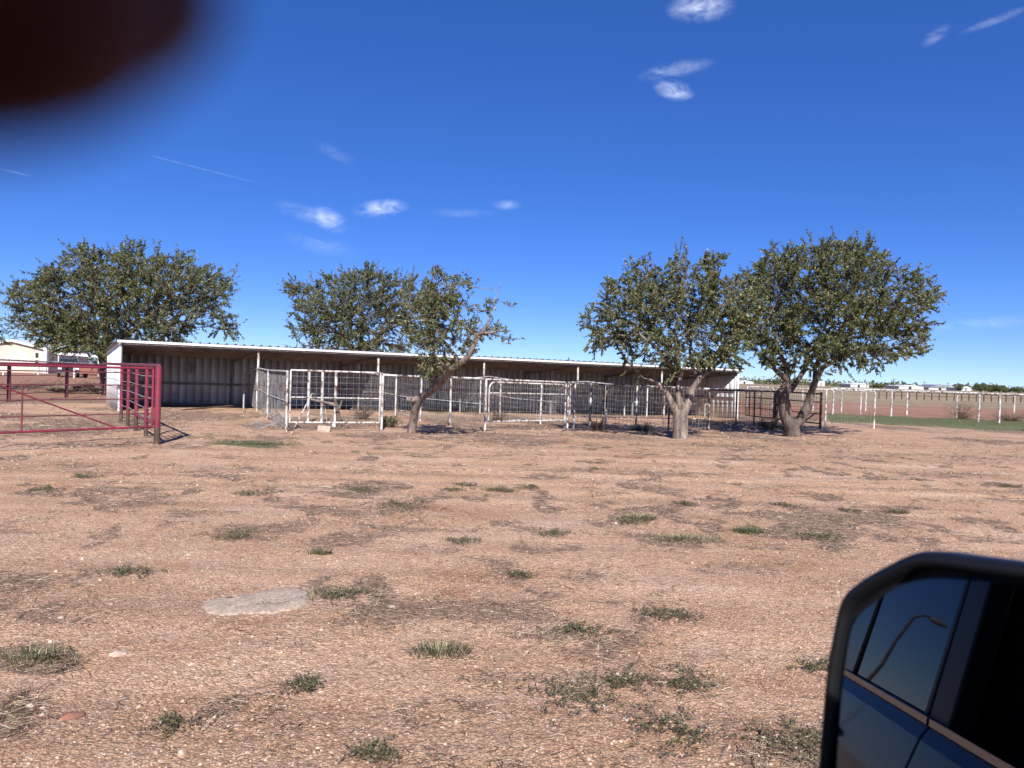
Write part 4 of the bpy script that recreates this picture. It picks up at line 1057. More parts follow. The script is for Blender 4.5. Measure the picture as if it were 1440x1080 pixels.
rock(828, 1077 - 8, .016, 'small tan rock at the bottom edge left of the mirror', seed=12)
rock(100, 1006, .055, 'flat broken red brick piece in the lower left corner', M_brick, .3, 13, 'brick_piece', None)
rock(62, 1004, .02, 'smallest of the white rocks beside the brick piece', seed=14)
# pale block by the square gate
def block():
    p = gp(455.5, 607.5); M = Matrix.Translation((p.x, p.y, p.z)) @ Matrix.Rotation(.15, 4, 'Z') @ Matrix.Rotation(.06, 4, 'Y')
    mb = MB(); mb.box((-.17, -.1, -.03), (.17, .1, .17), M); o = mb.build('stone_block', M_rock, bevel=.015); tag(o, 'pale tan stone block lying in front of the square gate', 'block')
    p = gp(470, 600); mb = MB(); mb.path([p + Vector((0, 0, -.02)), p + Vector((0, 0, .05)), p + Vector((0, 0, .11))], [.07, .075, .06], 12); tag(mb.build('bucket', M_trim), 'small white upturned bucket below the square gate', 'bucket')
block()
# leaning steel rods, broken wood and wire in the first pen
def scraps():
    a = gp(409, 611); b = at(439, 553, a.y + 1.2); c = at(457, 571, a.y + 2.2)
    mb = MB(); mb.path([a, b], [.016, .014], 6); tag(mb.build('leaning_rod', M_white), 'thin white rod leaning up from the ground in front of the square gate', 'rod')
    mb = MB(); mb.path([b + Vector((.0, .05, 0)), c], [.014, .012], 6); mb.path([c, c + Vector((.1, .1, -.9))], [.012, .012], 6); tag(mb.build('bent_rod', M_white), 'bent pale rod sloping down behind the leaning white rod', 'rod')
    p = gp(477, 601.5); r = empty('dead_stump', p, 'splintered dead stump with a broken limb inside the square gate', 'stump')
    mb = MB(); mb.path([p + Vector((0, 0, -.1)), p + Vector((-.03, .05, .25)), p + Vector((-.09, .1, .5)), p + Vector((-.12, .12, .72))], [.10, .085, .07, .05], 9, True, .15); mb.build('trunk', M_barkd, r)
    mb = MB(); mb.path([p + Vector((-.09, .1, .66)), p + Vector((-.45, .2, .72)), p + Vector((-.95, .35, .80))], [.05, .045, .03], 7, True, .15); mb.build('broken_limb', M_bark, r)
    mb = MB(); mb.path([p + Vector((-.09, .1, .45)), p + Vector((-.02, .12, .62)), p + Vector((.02, .2, .8))], [.035, .03, .015], 6, True, .15); mb.build('broken_limb', M_bark, r)
    # loose sheet of wire on the ground left of the gate
    a = gp(345, 600); b = gp(402, 596); c = gp(360, 607); d = gp(410, 604); mb = MB()
    for i in range(9):
        t = i / 8; pts = []
        for k in range(7):
            s = k / 6; q = (a.lerp(b, s)).lerp(c.lerp(d, s), t); q.z = gz(q.x, q.y) + .05 + .09 * math.sin(s * 5 + t * 3) ** 2; pts.append(q)
        mb.path(pts, [.007] * 7, 4, False)
    for k in range(13):
        s = k / 12; pts = []
        for i in range(5):
            t = i / 4; q = (a.lerp(b, s)).lerp(c.lerp(d, s), t); q.z = gz(q.x, q.y) + .05 + .09 * math.sin(s * 5 + t * 3) ** 2; pts.append(q)
        mb.path(pts, [.007] * 5, 4, False)
    tag(mb.build('wire_panel', M_wire), 'crumpled grey wire panel lying on the ground left of the square gate', 'wire panel')
    # fallen boards and limbs
    for i, (x0, y0, x1, y1, r_, lb) in enumerate(((535,575,570,580,.03,'pale fallen pole on the ground behind the leaning tree'), (468,572,500,578,.03,'pale fallen pole behind the dead stump'), (700,592,790,590,.015,'long thin pipe lying below the round-cornered gate'), (1085,601,1130,607,.05,'grey limb lying at the foot of the forked trunk'), (255,580,330,574,.03,'grey fallen pole at the front of the shed, left bay'))):
        p = gp(x0, y0); q = gp(x1, y1); n = 5; pts = [p.lerp(q, k / n) + Vector((0, 0, r_ + rnd.uniform(0, .04) + (.05 if i == 4 else 0))) for k in range(n + 1)]
        for q_ in pts: q_.z = max(q_.z, gz(q_.x, q_.y) + r_)
        mb = MB(); mb.path(pts, [r_ * rnd.uniform(.8, 1.1) for _ in pts], 6, True, .1); tag(mb.build('fallen_limb', M_wood if i in (3, 4) else M_patchy), lb, 'fallen pole')
scraps()
def bush(label, px, py, w, h, m_leaf_amount, seed, name='dead_bush', cat='bush', col=(.16,.115,.08), Yoff=0, group=None, leafy=False):
    p = gp(px, py); rs = np.random.default_rng(seed); root = empty(name, p, label, cat, group); mb = MB(); LP = []; LD = []
    for i in range(46):
        a = rs.uniform(0, 6.28); e = rs.uniform(.15, 1.3); pts = [Vector(p)]; d = Vector((math.cos(a) * math.cos(e) * w, math.sin(a) * math.cos(e) * w * .7, math.sin(e) * h)); n = 5
        for k in range(1, n + 1):
            q = p + d * (k / n) + Vector(rs.normal(0, .03 * w, 3)); q.z = max(q.z, p.z + .02); pts.append(q)
            for _ in range(2):
                e2 = q + Vector(rs.normal(0, .12 * w, 3)); e2.z = max(e2.z, p.z + .01); mb.path([q, e2], [.005, .002], 3, False); LP.append(np.array(e2)); LD.append(np.array(e2 - q) / (np.linalg.norm(np.array(e2 - q)) + 1e-6))
        mb.path(pts, [.012, .01, .008, .006, .005, .003], 4, False)
    mb.build('branches', M_wood, root)
    if m_leaf_amount:
        LP = np.repeat(np.array(LP), m_leaf_amount, 0) + rs.normal(0, .04 * w, (len(LP) * m_leaf_amount, 3)); LD = np.repeat(np.array(LD), m_leaf_amount, 0)
        LP[:, 2] = np.maximum(LP[:, 2], p.z + .01); V, Fc, c = leaves(LP, LD, .05, rs, (.2, .2, .2, .1, .1, .1, .1)); 
        if not leafy: c[:, :3] = np.array(col) * rs.uniform(.6, 1.4, (len(c) // 4, 1)).repeat(4, 0)
        npmesh('foliage', V, Fc, M_weed, root, False, c)
    return root
bush('grey dead bush tangled against the patchy fence posts', 840, 606, .6, .45, 0, 71)
bush('low dead bush at the foot of the fence, left of the pale tree trunk', 905, 606, .5, .3, 0, 72)
bush('small leafy sapling shoots beside the forked dark trunk', 1082, 604, .55, .5, 3, 73, 'sapling', 'sapling', leafy=True)
bush('brown dead bush inside the square gate pen', 512, 590, .6, .55, 0, 74)
bush('low brown brush at the fence post of the leaning tree', 700, 592, .5, .35, 1, 75)
bush('reddish brown tumbleweed caught on the long white fence', 1352, 589, 1.3, 1.0, 2, 76, 'tumbleweed', 'tumbleweed', (.17, .10, .06))
bush('dry brown brush right of the tumbleweed under the long white fence', 1422, 592, 1.5, .6, 2, 77, col=(.15, .09, .06))
bush('yellow-green weed right of the leaning tree trunk base', 548, 601, .5, .35, 3, 78, 'weed_bush', 'weed', leafy=True)
# brush pile behind the red gate
def pile():
    p = gp(112, 553); root = empty('brush_pile', p, 'heap of dark logs and cut branches behind the red gate', 'brush pile'); rs = random.Random(4)
    for k in range(9):
        a = Vector((p.x + rs.uniform(-2.0, 1.6), p.y + rs.uniform(-.8, .8), p.z + rs.uniform(.1, .5))); q = a + Vector((rs.uniform(1.2, 2.6), rs.uniform(-.7, .7), rs.uniform(-.1, .2))); r = rs.uniform(.06, .15)
        mb = MB(); mb.path([a, a.lerp(q, .5) + Vector((0, 0, rs.uniform(-.05, .1))), q], [r, r * .9, r * .7], 8, True, .1); mb.build('log', M_barkd if k % 3 else M_wood, root)
    mb = MB()
    for k in range(220):
        a = Vector((p.x + rs.gauss(-.3, 1.8), p.y + rs.uniform(-1, 1), p.z + rs.uniform(.02, .35))); q = a + Vector((rs.uniform(-.9, .9), rs.uniform(-.5, .5), rs.uniform(-.1, .5))); mb.path([a, q], [.02, .006], 4, False)
    tag(mb.build('branches', M_wood, root), kind='stuff')
pile()

# ------------------------------------------------------------------ far left: yard, buildings, vehicles
M_tan = worn('tan_metal_siding', (.60, .52, .44), (.5, .43, .36), 1, .45, .7, .6)
M_cream = worn('cream_siding', (.62, .58, .50), (.5, .46, .4), 1, .45, .7, .6)
M_glass = mat('window_glass', (.02, .025, .03), .05, 0, .6)
M_car_dark = mat('dark_blue_car_paint', (.02, .03, .05), .25, .2, .6)
M_car_white = mat('white_car_paint', (.75, .75, .75), .3, 0, .5)
M_car_silver = mat('pale_car_paint', (.5, .52, .55), .3, .3, .5)
M_tyre = mat('tyre_rubber', (.02, .02, .02), .85)
M_chrome = mat('chrome', (.6, .6, .6), .2, 1)
M_lamp = mat('headlight_glass', (.7, .7, .68), .1)
def far_left():
    p0 = gp(-60, 522.5); p1 = gp(97 - 31, 523); Yb = 95.0
    def q(px, py, Y=Yb): return at(px, py, Y)
    # gable-ended metal building: front wall faces the yard
    zb = 0.0; l = q(-40, 500).x; r = q(66, 500).x; ez = q(66, 493).z; pk = q(18, 481).z; xm = q(18, 500).x
    root = empty('metal_building', (l, Yb, 0), 'large tan metal building with low gable at the far left edge', 'building')
    mb = MB(); mb.prism([(l, Yb, 0), (r, Yb, 0), (r, Yb, ez), (xm, Yb, pk), (l, Yb, ez + .1)], (0, 9, 0)); mb.build('wall', M_tan, root)
    mb = MB(); mb.prism([(l - .5, Yb - .4, ez + .05), (xm, Yb - .4, pk + .05), (r + .5, Yb - .4, ez - .03), (r + .5, Yb - .4, ez + .22), (xm, Yb - .4, pk + .32), (l - .5, Yb - .4, ez + .3)], (0, 10, 0)); mb.build('roof', M_trim, root)
    a = q(49, 500).x; b = q(56, 500).x; mb = MB(); mb.box((a, Yb - .06, .1), (b, Yb + .02, q(50, 496).z)); d = mb.build('door', M_cream, root)
    mb = MB(); mb.box((a + .12, Yb - .09, 1.9), (b - .12, Yb - .055, 2.5)); mb.build('window', M_glass, d)
    mb = MB(); mb.box((a + .12, Yb - .09, 1.0), (b - .12, Yb - .055, 1.6)); mb.build('window', M_glass, d)
    mb = MB(); c = q(67.5, 500).x; mb.box((c - .12, Yb - .7, 0), (c + .25, Yb - .35, ez + .1)); mb.build('corner_column', M_trim, root)
    # canopy on posts
    Yc = 88.0; x0 = q(76, 500, Yc).x; x1 = q(140, 500, Yc).x; z0 = q(76, 495, Yc).z; z1 = q(140, 501, Yc).z
    cn = empty('carport', (x0, Yc, 0), 'white flat carport roof on posts right of the tan building', 'carport')
    mb = MB(); mb.prism([(x0, Yc, z0), (x1, Yc, z1 + .1), (x1 + .2, Yc, z1 - .15), (x0, Yc, z0 - .28)], (0, 6, 0)); mb.build('roof', M_trim, cn)
    for x in (x0 + .4, (x0 + x1) / 2, x1 - .2):
        for y in (Yc + .2, Yc + 5.7): mb = MB(); mb.tube((x, y, -.2), (x, y, z0 - .25 + (z1 - z0) * (x - x0) / (x1 - x0)), .07, n=8); mb.build('post', M_trim, cn)
def vehicle(name, label, cat, px, py, yaw, kind, paint, group=None):
    p = gp(px, py); p.z = 0; root = empty(name, p, label, cat, group)
    R_ = Matrix.Translation(p) @ Matrix.Rotation(yaw, 4, 'Z')
    if kind == 'pickup': prof = [(2.75,.45),(2.8,.95),(2.7,1.15),(1.35,1.22),(.75,1.85),(-.85,1.88),(-1.15,1.25),(-2.75,1.22),(-2.8,.5)]
    elif kind == 'suv': prof = [(2.3,.4),(2.35,.9),(2.2,1.05),(1.2,1.15),(.5,1.72),(-2.0,1.75),(-2.35,1.1),(-2.35,.45)]
    else: prof = [(2.2,.35),(2.25,.7),(2.1,.85),(1.05,.95),(.35,1.42),(-1.0,1.43),(-1.75,1.0),(-2.2,.98),(-2.25,.4)]
    w = .93; bh = [x[1] for x in prof]; belt = 1.2 if kind == 'pickup' else (1.1 if kind == 'suv' else .95)
    def T(x, y, z): return R_ @ Vector((x, y, z))
    b = bmesh.new(); n = len(prof); rows = []
    for y, ins in ((-w, .07), (-w + .06, 0), (w - .06, 0), (w, .07)):
        row = []
        for x, z in prof:
            yy = y * (.84 if z > belt + .2 else 1); row.append(b.verts.new(T(x * (1 - ins * .3), yy, z - (ins if z > 1 else -ins * .3) * .5)))
        rows.append(row)
    for ra, rb in zip(rows, rows[1:]):
        for i in range(n): b.faces.new((ra[i], ra[(i + 1) % n], rb[(i + 1) % n], rb[i]))
    b.faces.new(rows[0][::-1]); b.faces.new(rows[-1]); bmesh.ops.recalc_face_normals(b, faces=b.faces[:])
    me = bpy.data.meshes.new('body'); b.to_mesh(me); b.free(); me.transform(Matrix.Translation(-p)); me.materials.append(paint); o = bpy.data.objects.new('body', me); COL.objects.link(o); o.parent = root
    tops = [x for x in prof if x[1] > belt + .3]; x0 = max(t[0] for t in tops); x1 = min(t[0] for t in tops); zt = max(t[1] for t in tops) - .12; fx = [x for x in prof if x[0] > x0][-1]; rx = [x for x in prof if x[0] < x1][0]
    # windscreen, side and rear glass set proud of the body
    def gl(nm, pts): 
        mb = MB(); nn = (Vector(pts[1]) - Vector(pts[0])).cross(Vector(pts[2]) - Vector(pts[0])).normalized() * .02
        mb.prism([T(*q_) for q_ in pts], R_.to_3x3() @ nn); mb.build(nm, M_glass, root)
    e = .12
    def lerp(a, b_, t): return (a[0] + (b_[0] - a[0]) * t, a[1] + (b_[1] - a[1]) * t)
    t0 = (x0, zt + .12); f0 = lerp(fx, t0, .12); f1 = lerp(fx, t0, .88)
    gl('windscreen', [(f0[0] + .03, -.78, f0[1] + .02), (f0[0] + .03, .78, f0[1] + .02), (f1[0] + .03, .68, f1[1] + .02), (f1[0] + .03, -.68, f1[1] + .02)])
    for sgn in (-1, 1):
        a = [(x0 - .02 + (fx[0] - x0) * .75, belt + .06), (x0 - .1, zt), (x1 + .12, zt), (x1 + (rx[0] - x1) * .4, belt + .06)]
        pts = [(x, sgn * (.945 if z < belt + .2 else .80), z) for x, z in a]; gl('side_window', pts if sgn > 0 else pts[::-1])
    for x in ((prof[0][0] - .95), (prof[-1][0] + .95)):
        for sgn in (-1, 1):
            mb = MB(); c = Vector((x, sgn * .84, .36)); mb.tube(T(*(c - Vector((0, .12, 0)))), T(*(c + Vector((0, .12, 0)))), .36, n=20); wh = mb.build('wheel', M_tyre, root)
            mb = MB(); mb.tube(T(*(c + Vector((0, sgn * .10, 0)))), T(*(c + Vector((0, sgn * .135, 0)))), .2, n=14); mb.build('rim', M_chrome, wh)
    fxx = prof[1][0]
    for sgn in (-1, 1):
        mb = MB(); mb.box((fxx - .08, sgn * .75 - .16, .78 if kind != 'sedan' else .55), (fxx + .03, sgn * .75 + .16, .96 if kind != 'sedan' else .7), R_); mb.build('headlight', M_lamp, root)
    mb = MB(); mb.box((fxx - .05, -.55, .72 if kind != 'sedan' else .5), (fxx + .025, .55, .98 if kind != 'sedan' else .66), R_); mb.build('grille', M_dark, root)
    mb = MB(); mb.box((fxx - .1, -.92, .42), (fxx + .08, .92, .58), R_); mb.build('bumper', M_chrome if kind == 'pickup' else paint, root)
    return root
far_left()
vehicle('pickup_truck', 'dark pickup truck seen from the front beyond the red gate', 'truck', 96, 530, -math.pi / 3, 'pickup', M_car_dark)
vehicle('parked_car', 'white vehicle under the carport, right of the tan building', 'car', 107, 521.5, -2.9, 'suv', M_car_white, 'parked vehicles far left')
vehicle('parked_car', 'pale car at the right end of the carport', 'car', 131, 521.5, -1.2, 'suv', M_car_silver, 'parked vehicles far left')
vehicle('parked_car', 'white sport utility vehicle in front of the tan building wall', 'car', 28, 521.8, 3.0, 'suv', M_car_white, 'parked vehicles far left')
vehicle('parked_car', 'dark sedan at the left picture edge before the tan building', 'car', 4, 522.5, 3.1, 'sedan', M_car_dark, 'parked vehicles far left')
vehicle('parked_car', 'dark sedan parked between the white utility vehicle and the pickup', 'car', 52, 522.5, .1, 'sedan', M_car_dark, 'parked vehicles far left')
for c, b_, t_, lb in ((4.5, 528, 512, 'short white post at the left picture edge, far yard'), (53.5, 528, 514, 'short white post in the far yard in front of the building door'), (67, 525.5, 512, 'short white post in the far yard beside the building corner'), (104, 531.5, 513.5, 'short white post in front of the dark pickup')):
    p = gp(c, b_); hh = at(c, t_, p.y).z; mb = MB(); mb.tube((p.x, p.y, -.2), (p.x, p.y, hh), .07, n=8); tag(mb.build('fence_post', M_trim), lb, 'post', 'short white posts in the far yard')
def box_trailer():
    p = gp(124, 532); p.z = 0; r = empty('flat_trailer', p, 'small rust-red trailer beside the dark pickup', 'trailer'); mb = MB(); mb.box((p.x - .9, p.y, .45), (p.x + .9, p.y + 2.4, 1.0)); mb.build('bed', M_brick, r, .03)
    for s in (-.95, .95): mb = MB(); mb.tube((p.x + s - .08, p.y + 1.2, .32), (p.x + s + .08, p.y + 1.2, .32), .32, n=16); mb.build('wheel', M_tyre, r)
    mb = MB(); mb.tube((p.x + .9, p.y + .1, .5), (p.x + 3.2, p.y - .4, .45), .05, n=6); mb.build('tow_bar', M_rust, r)
box_trailer()
def fartree(px, py, w, h, label, seed, group=None, name='distant_tree', Y=None, col=None):
    p = gp(px, py) if Y is None else Vector((at(px, py, Y).x, Y, -.2)); k = p.y / F; W_ = w * k / 2; H = h * k; rs = np.random.default_rng(seed)
    r = empty(name, p, label, 'tree', group); mb = MB()
    mb.path([p - Vector((0, 0, .3)), p + Vector((0, 0, H * .5))], [W_ * .09 + .05, W_ * .05 + .03], 7)
    for i in range(7): a = rs.uniform(0, 6.28); mb.path([p + Vector((0, 0, H * .3)), p + Vector((math.cos(a) * W_ * .6, math.sin(a) * W_ * .5, H * rs.uniform(.5, .85)))], [W_ * .05, W_ * .02], 5)
    mb.build('trunk', M_barkd, r)
    nb = 16; P_ = []; 
    for i in range(nb):
        a = rs.uniform(0, 6.28); q = rs.uniform(0, .75) ** .6; c = np.array([math.cos(a) * q * W_, math.sin(a) * q * W_, H * (.5 + .38 * rs.uniform(-1, 1) * (1 - q * .6))]); v = rs.normal(0, 1, (170, 3)); v /= np.linalg.norm(v, axis=1)[:, None]; P_.append(c + v * rs.uniform(.3, 1, (170, 1)) ** .4 * np.array([W_ * .34, W_ * .34, H * .2]))
    P_ = np.vstack(P_) + np.array(p); P_[:, 2] = np.maximum(P_[:, 2], p.z + H * .06); D_ = rs.normal(0, 1, P_.shape); D_ /= np.linalg.norm(D_, axis=1)[:, None]
    V, Fc, c = leaves(P_, D_, max(.12, W_ * .16), rs, (.4, .2, .3, .05, .03, .02, .02)); npmesh('crown', V, Fc, M_leaf, r, False, c); return r
fartree(80, 521, 26, 26, 'leafy tree behind the carport, right of the tan building', 1)
fartree(98, 521, 30, 22, 'dark tree behind the middle of the carport', 2)
fartree(113, 522, 24, 30, 'leafy tree behind the right part of the carport', 9)
fartree(1348, 546, 13, 11, 'lone round tree on the right horizon', 3, Y=380)
fartree(1379, 547, 20, 13, 'left tree of the dark clump on the right horizon', 4, 'trees on the right horizon', Y=360)
fartree(1393, 547, 22, 13, 'second tree of the dark clump on the right horizon', 5, 'trees on the right horizon', Y=370)
fartree(1406, 548, 20, 12, 'third tree of the dark clump on the right horizon', 6, 'trees on the right horizon', Y=360)
fartree(1416, 548, 18, 8, 'lowest tree at the right end of the horizon clump', 7, 'trees on the right horizon', Y=365)
fartree(1432, 549, 13, 11, 'lone tree on the horizon at the right picture edge', 8, Y=350)
fartree(1092, 538, 12, 9, 'small tree on the horizon behind the forked trunk', 10, Y=420)
fartree(1029, 536, 14, 8, 'small tree on the horizon right of the shed corner', 11, Y=420)
fartree(1236, 542, 20, 6, 'low tree on the horizon left of the white factory', 12, Y=420)
# low scrub line on the horizon
def scrub():
    rs = np.random.default_rng(12); n = 9000; a = np.radians(rs.uniform(-38, 38, n)); r = rs.uniform(480, 620, n); cl = vnoise(np.degrees(a) * .6, r * .01, 5); h = rs.uniform(.2, 1, n) * (1 + 3.4 * cl)
    P_ = np.stack([np.sin(a) * r, np.cos(a) * r, h - .2], -1); D_ = rs.normal(0, 1, (n, 3)); D_ /= np.linalg.norm(D_, axis=1)[:, None]
    V, Fc, c = leaves(P_, D_, 2.6, rs, (.4, .2, .3, .05, .05, .02, .02)); tag(npmesh('scrub_line', V, Fc, M_leaf, None, False, c), 'low green scrub along the far edge of the fields', 'scrub', kind='stuff')
scrub()
M_farwall = mat('pale_far_wall', (.46, .46, .46), .7)
def farbuild(px0, px1, ytop, ybot, Y, label, m, roofm=None, arch=False, d=14):
    a = at(px0, ybot, Y); b = at(px1, ybot, Y); t = at((px0 + px1) / 2, ytop, Y).z; z0 = -.4; r = empty('far_building', (a.x, Y, -.2), label, 'building', 'pale buildings on the horizon'); e = z0 + (t - z0) * (.45 if arch else .72)
    mb = MB(); mb.box((a.x, Y, z0), (b.x, Y + d, e)); mb.build('wall', m, r)
    mb = MB(); n = 10; pts = [(a.x - .3 + (b.x - a.x + .6) * k / n, Y - .3, e + (t - e) * (math.sin(math.pi * k / n) if arch else 1 - abs(2 * k / n - 1))) for k in range(n + 1)]
    mb.prism(pts, (0, d + .6, 0)); mb.build('roof', roofm or M_trim, r)
    mb = MB(); w = (b.x - a.x); mb.box((a.x + w * .4, Y - .08, z0), (a.x + w * .5, Y - .02, e * .8)); mb.build('door', M_glass, r)
farbuild(1264, 1299, 541.5, 546, 400, 'long white metal building on the right horizon', M_farwall)
farbuild(1306, 1341, 541, 547, 420, 'pale grey arched-roof building on the right horizon', M_farwall, M_galv, True)
farbuild(1352, 1366, 543.5, 547, 400, 'small white building between the lone round tree and the dark clump', M_farwall)
farbuild(1196, 1222, 538.5, 542, 430, 'low white building on the horizon right of the forked trunk', M_farwall)
farbuild(1150, 1160, 535.5, 540, 430, 'tiny white building on the horizon behind the right tree crown', M_farwall)
farbuild(1036, 1060, 535, 538, 450, 'low pale building on the horizon right of the shed', M_farwall)
for i, (px, yt, yb, Y, lb) in enumerate(((1256.5, 532, 545, 300, 'thickest dark utility pole on the right horizon'), (1300, 536, 545, 340, 'utility pole at the right end of the long white building'), (1333, 537, 546, 360, 'utility pole behind the arched-roof building'), (1219, 536, 543, 380, 'utility pole on the horizon right of the low white building'), (1393, 537, 547, 380, 'utility pole rising over the dark clump of horizon trees'), (1074, 528, 537, 330, 'utility pole on the horizon left of the forked trunk'), (799, 503, 526, 120, 'dark pole rising just above the shed roof, right of centre'))):
    a = at(px, yb, Y); t = at(px, yt, Y); r = empty('utility_pole', (a.x, Y, -.3), lb, 'pole', 'utility poles far away'); mb = MB(); mb.tube((a.x, Y, -.4), (a.x, Y, t.z), .16 if i else .3, .10, n=8); mb.build('pole', M_barkd, r)
    mb = MB(); mb.box((a.x - 1.1, Y - .08, t.z - .7), (a.x + 1.1, Y + .08, t.z - .55)); mb.build('crossarm', M_barkd, r)

# ------------------------------------------------------------------ the pickup the photographer sits in
M_navy = mat('navy_truck_paint', (.006, .008, .018), .22, .0, .35); M_navy.node_tree.nodes['Principled BSDF'].inputs['Coat Weight'].default_value = .3
M_blackpl = mat('black_plastic', (.006, .0065, .008), .42, 0, .35); M_cab = mat('dark_cab_fabric', (.012, .012, .013), .9)
M_bright = mat('satin_trim', (.35, .38, .42), .25, .9)
M_mirror = mat('mirror_glass', (.37, .36, .36), .008, 1.0)
M_tint_g = mat('tinted_truck_glass', (.006, .008, .011), .02, 0, .9)
def own_truck():
    YS = .154; YC = YS - 1.0; root = empty('pickup_truck', (0, YC, 0), 'navy pickup the photo is taken from, its side mirrored at lower right', 'truck')
    def two(fn):
        for s in (1, -1): fn(s, lambda x, y, z: Vector((x, YC + s * (y - YC), z)))
    prof = [(.10,.50),(.20,.60),(.262,.74),(.270,.86),(.252,.98),(.215,1.12),(.184,1.235),(.165,1.272),(.095,1.275),(.03,1.0),(.02,.50)]
    def seg(x0, x1, prf=prof):
        def f(s, T):
            mb = MB(); pts = [T(x0, y, z) for y, z in prf]
            mb.prism(pts if s > 0 else pts[::-1], (x1 - x0, 0, 0)); return mb
        return f
    for nm, x0, x1 in (('front_fender', .80, 2.35), ('front_door', -1.055, .79), ('rear_door', -1.98, -1.065), ('bed_side', -3.7, -1.99)):
        for s in (1, -1):
            T = lambda x, y, z, s=s: Vector((x, YC + s * (y - YC), z)); prf = prof
            mb = seg(x0, x1)(s, T); o = mb.build(nm, M_navy, root, .004)
            if 'door' in nm:
                h = MB(); h.path([T(x0 + .10, .213, 1.11), T(x0 + .12, .245, 1.115), T(x0 + .27, .245, 1.115), T(x0 + .29, .213, 1.11)], [.013] * 4, 8); h.build('handle', M_blackpl, o)
                t = MB(); t.bar(T(x0 + .004, .162, 1.283), T(x1 - .004, .162, 1.283), .016, .018); t.build('belt_moulding', M_bright, o)
    for s in (1, -1):
        T = lambda x, y, z, s=s: Vector((x, YC + s * (y - YC), z))
        def pillar(nm, xb, xt, w, mtl, d=.06):
            mb = MB(); pts = [T(xb, .146, 1.27), T(xb - w, .146, 1.27), T(xt - w * .9, .045, 1.97), T(xt, .045, 1.97)]; nn = Vector((0, -s * d, 0)); mb.prism(pts, nn); mb.build(nm, mtl, root, .006)
        pillar('windscreen_pillar', 1.02, .42, .09, M_navy); pillar('door_pillar', -1.0, -1.02, .13, M_blackpl); pillar('rear_pillar', -1.86, -1.80, .22, M_navy)
        pillar('window_frame', -1.14, -1.14, .03, M_blackpl, .05)
        mb = MB(); mb.prism([T(-1.16, .136, 1.27), T(-1.87, .136, 1.27), T(-1.81, .045, 1.93), T(-1.16, .045, 1.93)], (0, -s * .006, 0)); mb.build('rear_door_window', M_tint_g, root)
        for x in (1.62, -2.75):
            mb = MB(); c = T(x, .02, .42); mb.tube(c - Vector((0, .14, 0)), c + Vector((0, .14, 0)), .42, n=28); w_ = mb.build('wheel', M_tyre, root)
            mb = MB(); mb.tube(c + Vector((0, s * .12, 0)), c + Vector((0, s * .15, 0)), .25, n=20); mb.build('rim', M_chrome, w_)
    e0, e1 = YC - .90, YC + .90
    mb = MB(); mb.prism([(.45, e1, 1.965), (-1.95, e1, 1.965), (-2.02, e1, 1.99), (-1.9, e1, 2.03), (.3, e1, 2.04), (.42, e1, 2.0)], (0, e0 - e1, 0)); mb.build('roof', M_navy, root, .02)
    mb = MB(); mb.prism([(.80, e1 + .03, .6), (2.4, e1 + .03, .6), (2.42, e1 + .03, 1.12), (2.3, e1 + .03, 1.26), (1.1, e1 + .03, 1.34), (.80, e1 + .03, 1.30)], (0, e0 - e1 - .06, 0)); mb.build('hood', M_navy, root, .03)
    mb = MB(); mb.box((-3.68, e0, .55), (.8, e1 - .03, .66)); mb.build('floor', M_cab, root)
    mb = MB(); mb.box((-2.02, e0, .66), (-1.96, e1 - .03, 1.97)); mb.build('cab_rear_wall', M_cab, root)
    mb = MB(); mb.box((.55, e0, .66), (.79, e1 - .04, 1.25)); mb.build('dashboard', M_cab, root, .03)
    mb = MB(); mb.box((-3.72, e0 + .02, .6), (-3.66, e1 - .02, 1.27)); mb.build('tailgate', M_navy, root, .01)
    mb = MB(); mb.prism([(1.0, e1 - .05, 1.34), (1.0, e0 + .05, 1.34), (.44, e0 + .10, 1.965), (.44, e1 - .10, 1.965)], (.008, 0, .008)); mb.build('windscreen', M_tint_g, root)
    for yc in (YC + .42, YC - .42):
        for xs in (-.62, -1.5):
            mb = MB(); mb.box((xs, yc - .25, .9), (xs + .5, yc + .25, 1.05)); st = mb.build('seat', M_cab, root, .04)
            mb = MB(); mb.prism([(xs - .02, yc - .24, 1.0), (xs + .12, yc - .24, 1.0), (xs - .04, yc - .24, 1.62), (xs - .14, yc - .24, 1.62)], (0, .48, 0)); mb.build('seat_back', M_cab, st, .03)
    # side mirror on an arm from the front door
    n = Vector((-math.cos(.6957) * math.cos(.14), -math.sin(.6957) * math.cos(.14), math.sin(.14))); M0 = at(1330, 930, .70)
    def hit(px, py, back_=0.0):
        r = ray(px, py); o = Vector((0, 0, CAMZ)); t = ((M0 - n * back_) - o).dot(n) / r.dot(n); return o + r * t
    def smooth_loop(pl, k=5):
        out = []; m = len(pl)
        for i in range(m):
            p0, p1, p2, p3 = (Vector((*pl[(i + j) % m], 0)) for j in (-1, 0, 1, 2))
            for s_ in range(k):
                t = s_ / k; out.append(.5 * ((2 * p1) + (-p0 + p2) * t + (2 * p0 - 5 * p1 + 4 * p2 - p3) * t * t + (-p0 + 3 * p1 - 3 * p2 + p3) * t ** 3))
        return out
    hp = [(1152,1085),(1158,1010),(1164,945),(1174,885),(1186,840),(1212,815),(1250,793),(1285,777),(1320,775),(1370,781),(1440,790),(1530,803),(1585,835),(1600,920),(1598,1060),(1590,1200),(1560,1262),(1480,1285),(1300,1280),(1190,1262),(1158,1210),(1150,1140)]
    L_ = [hit(p.x, p.y) for p in smooth_loop(hp)]; c = sum(L_, Vector()) / len(L_); m = len(L_)
    b = bmesh.new(); rings = []
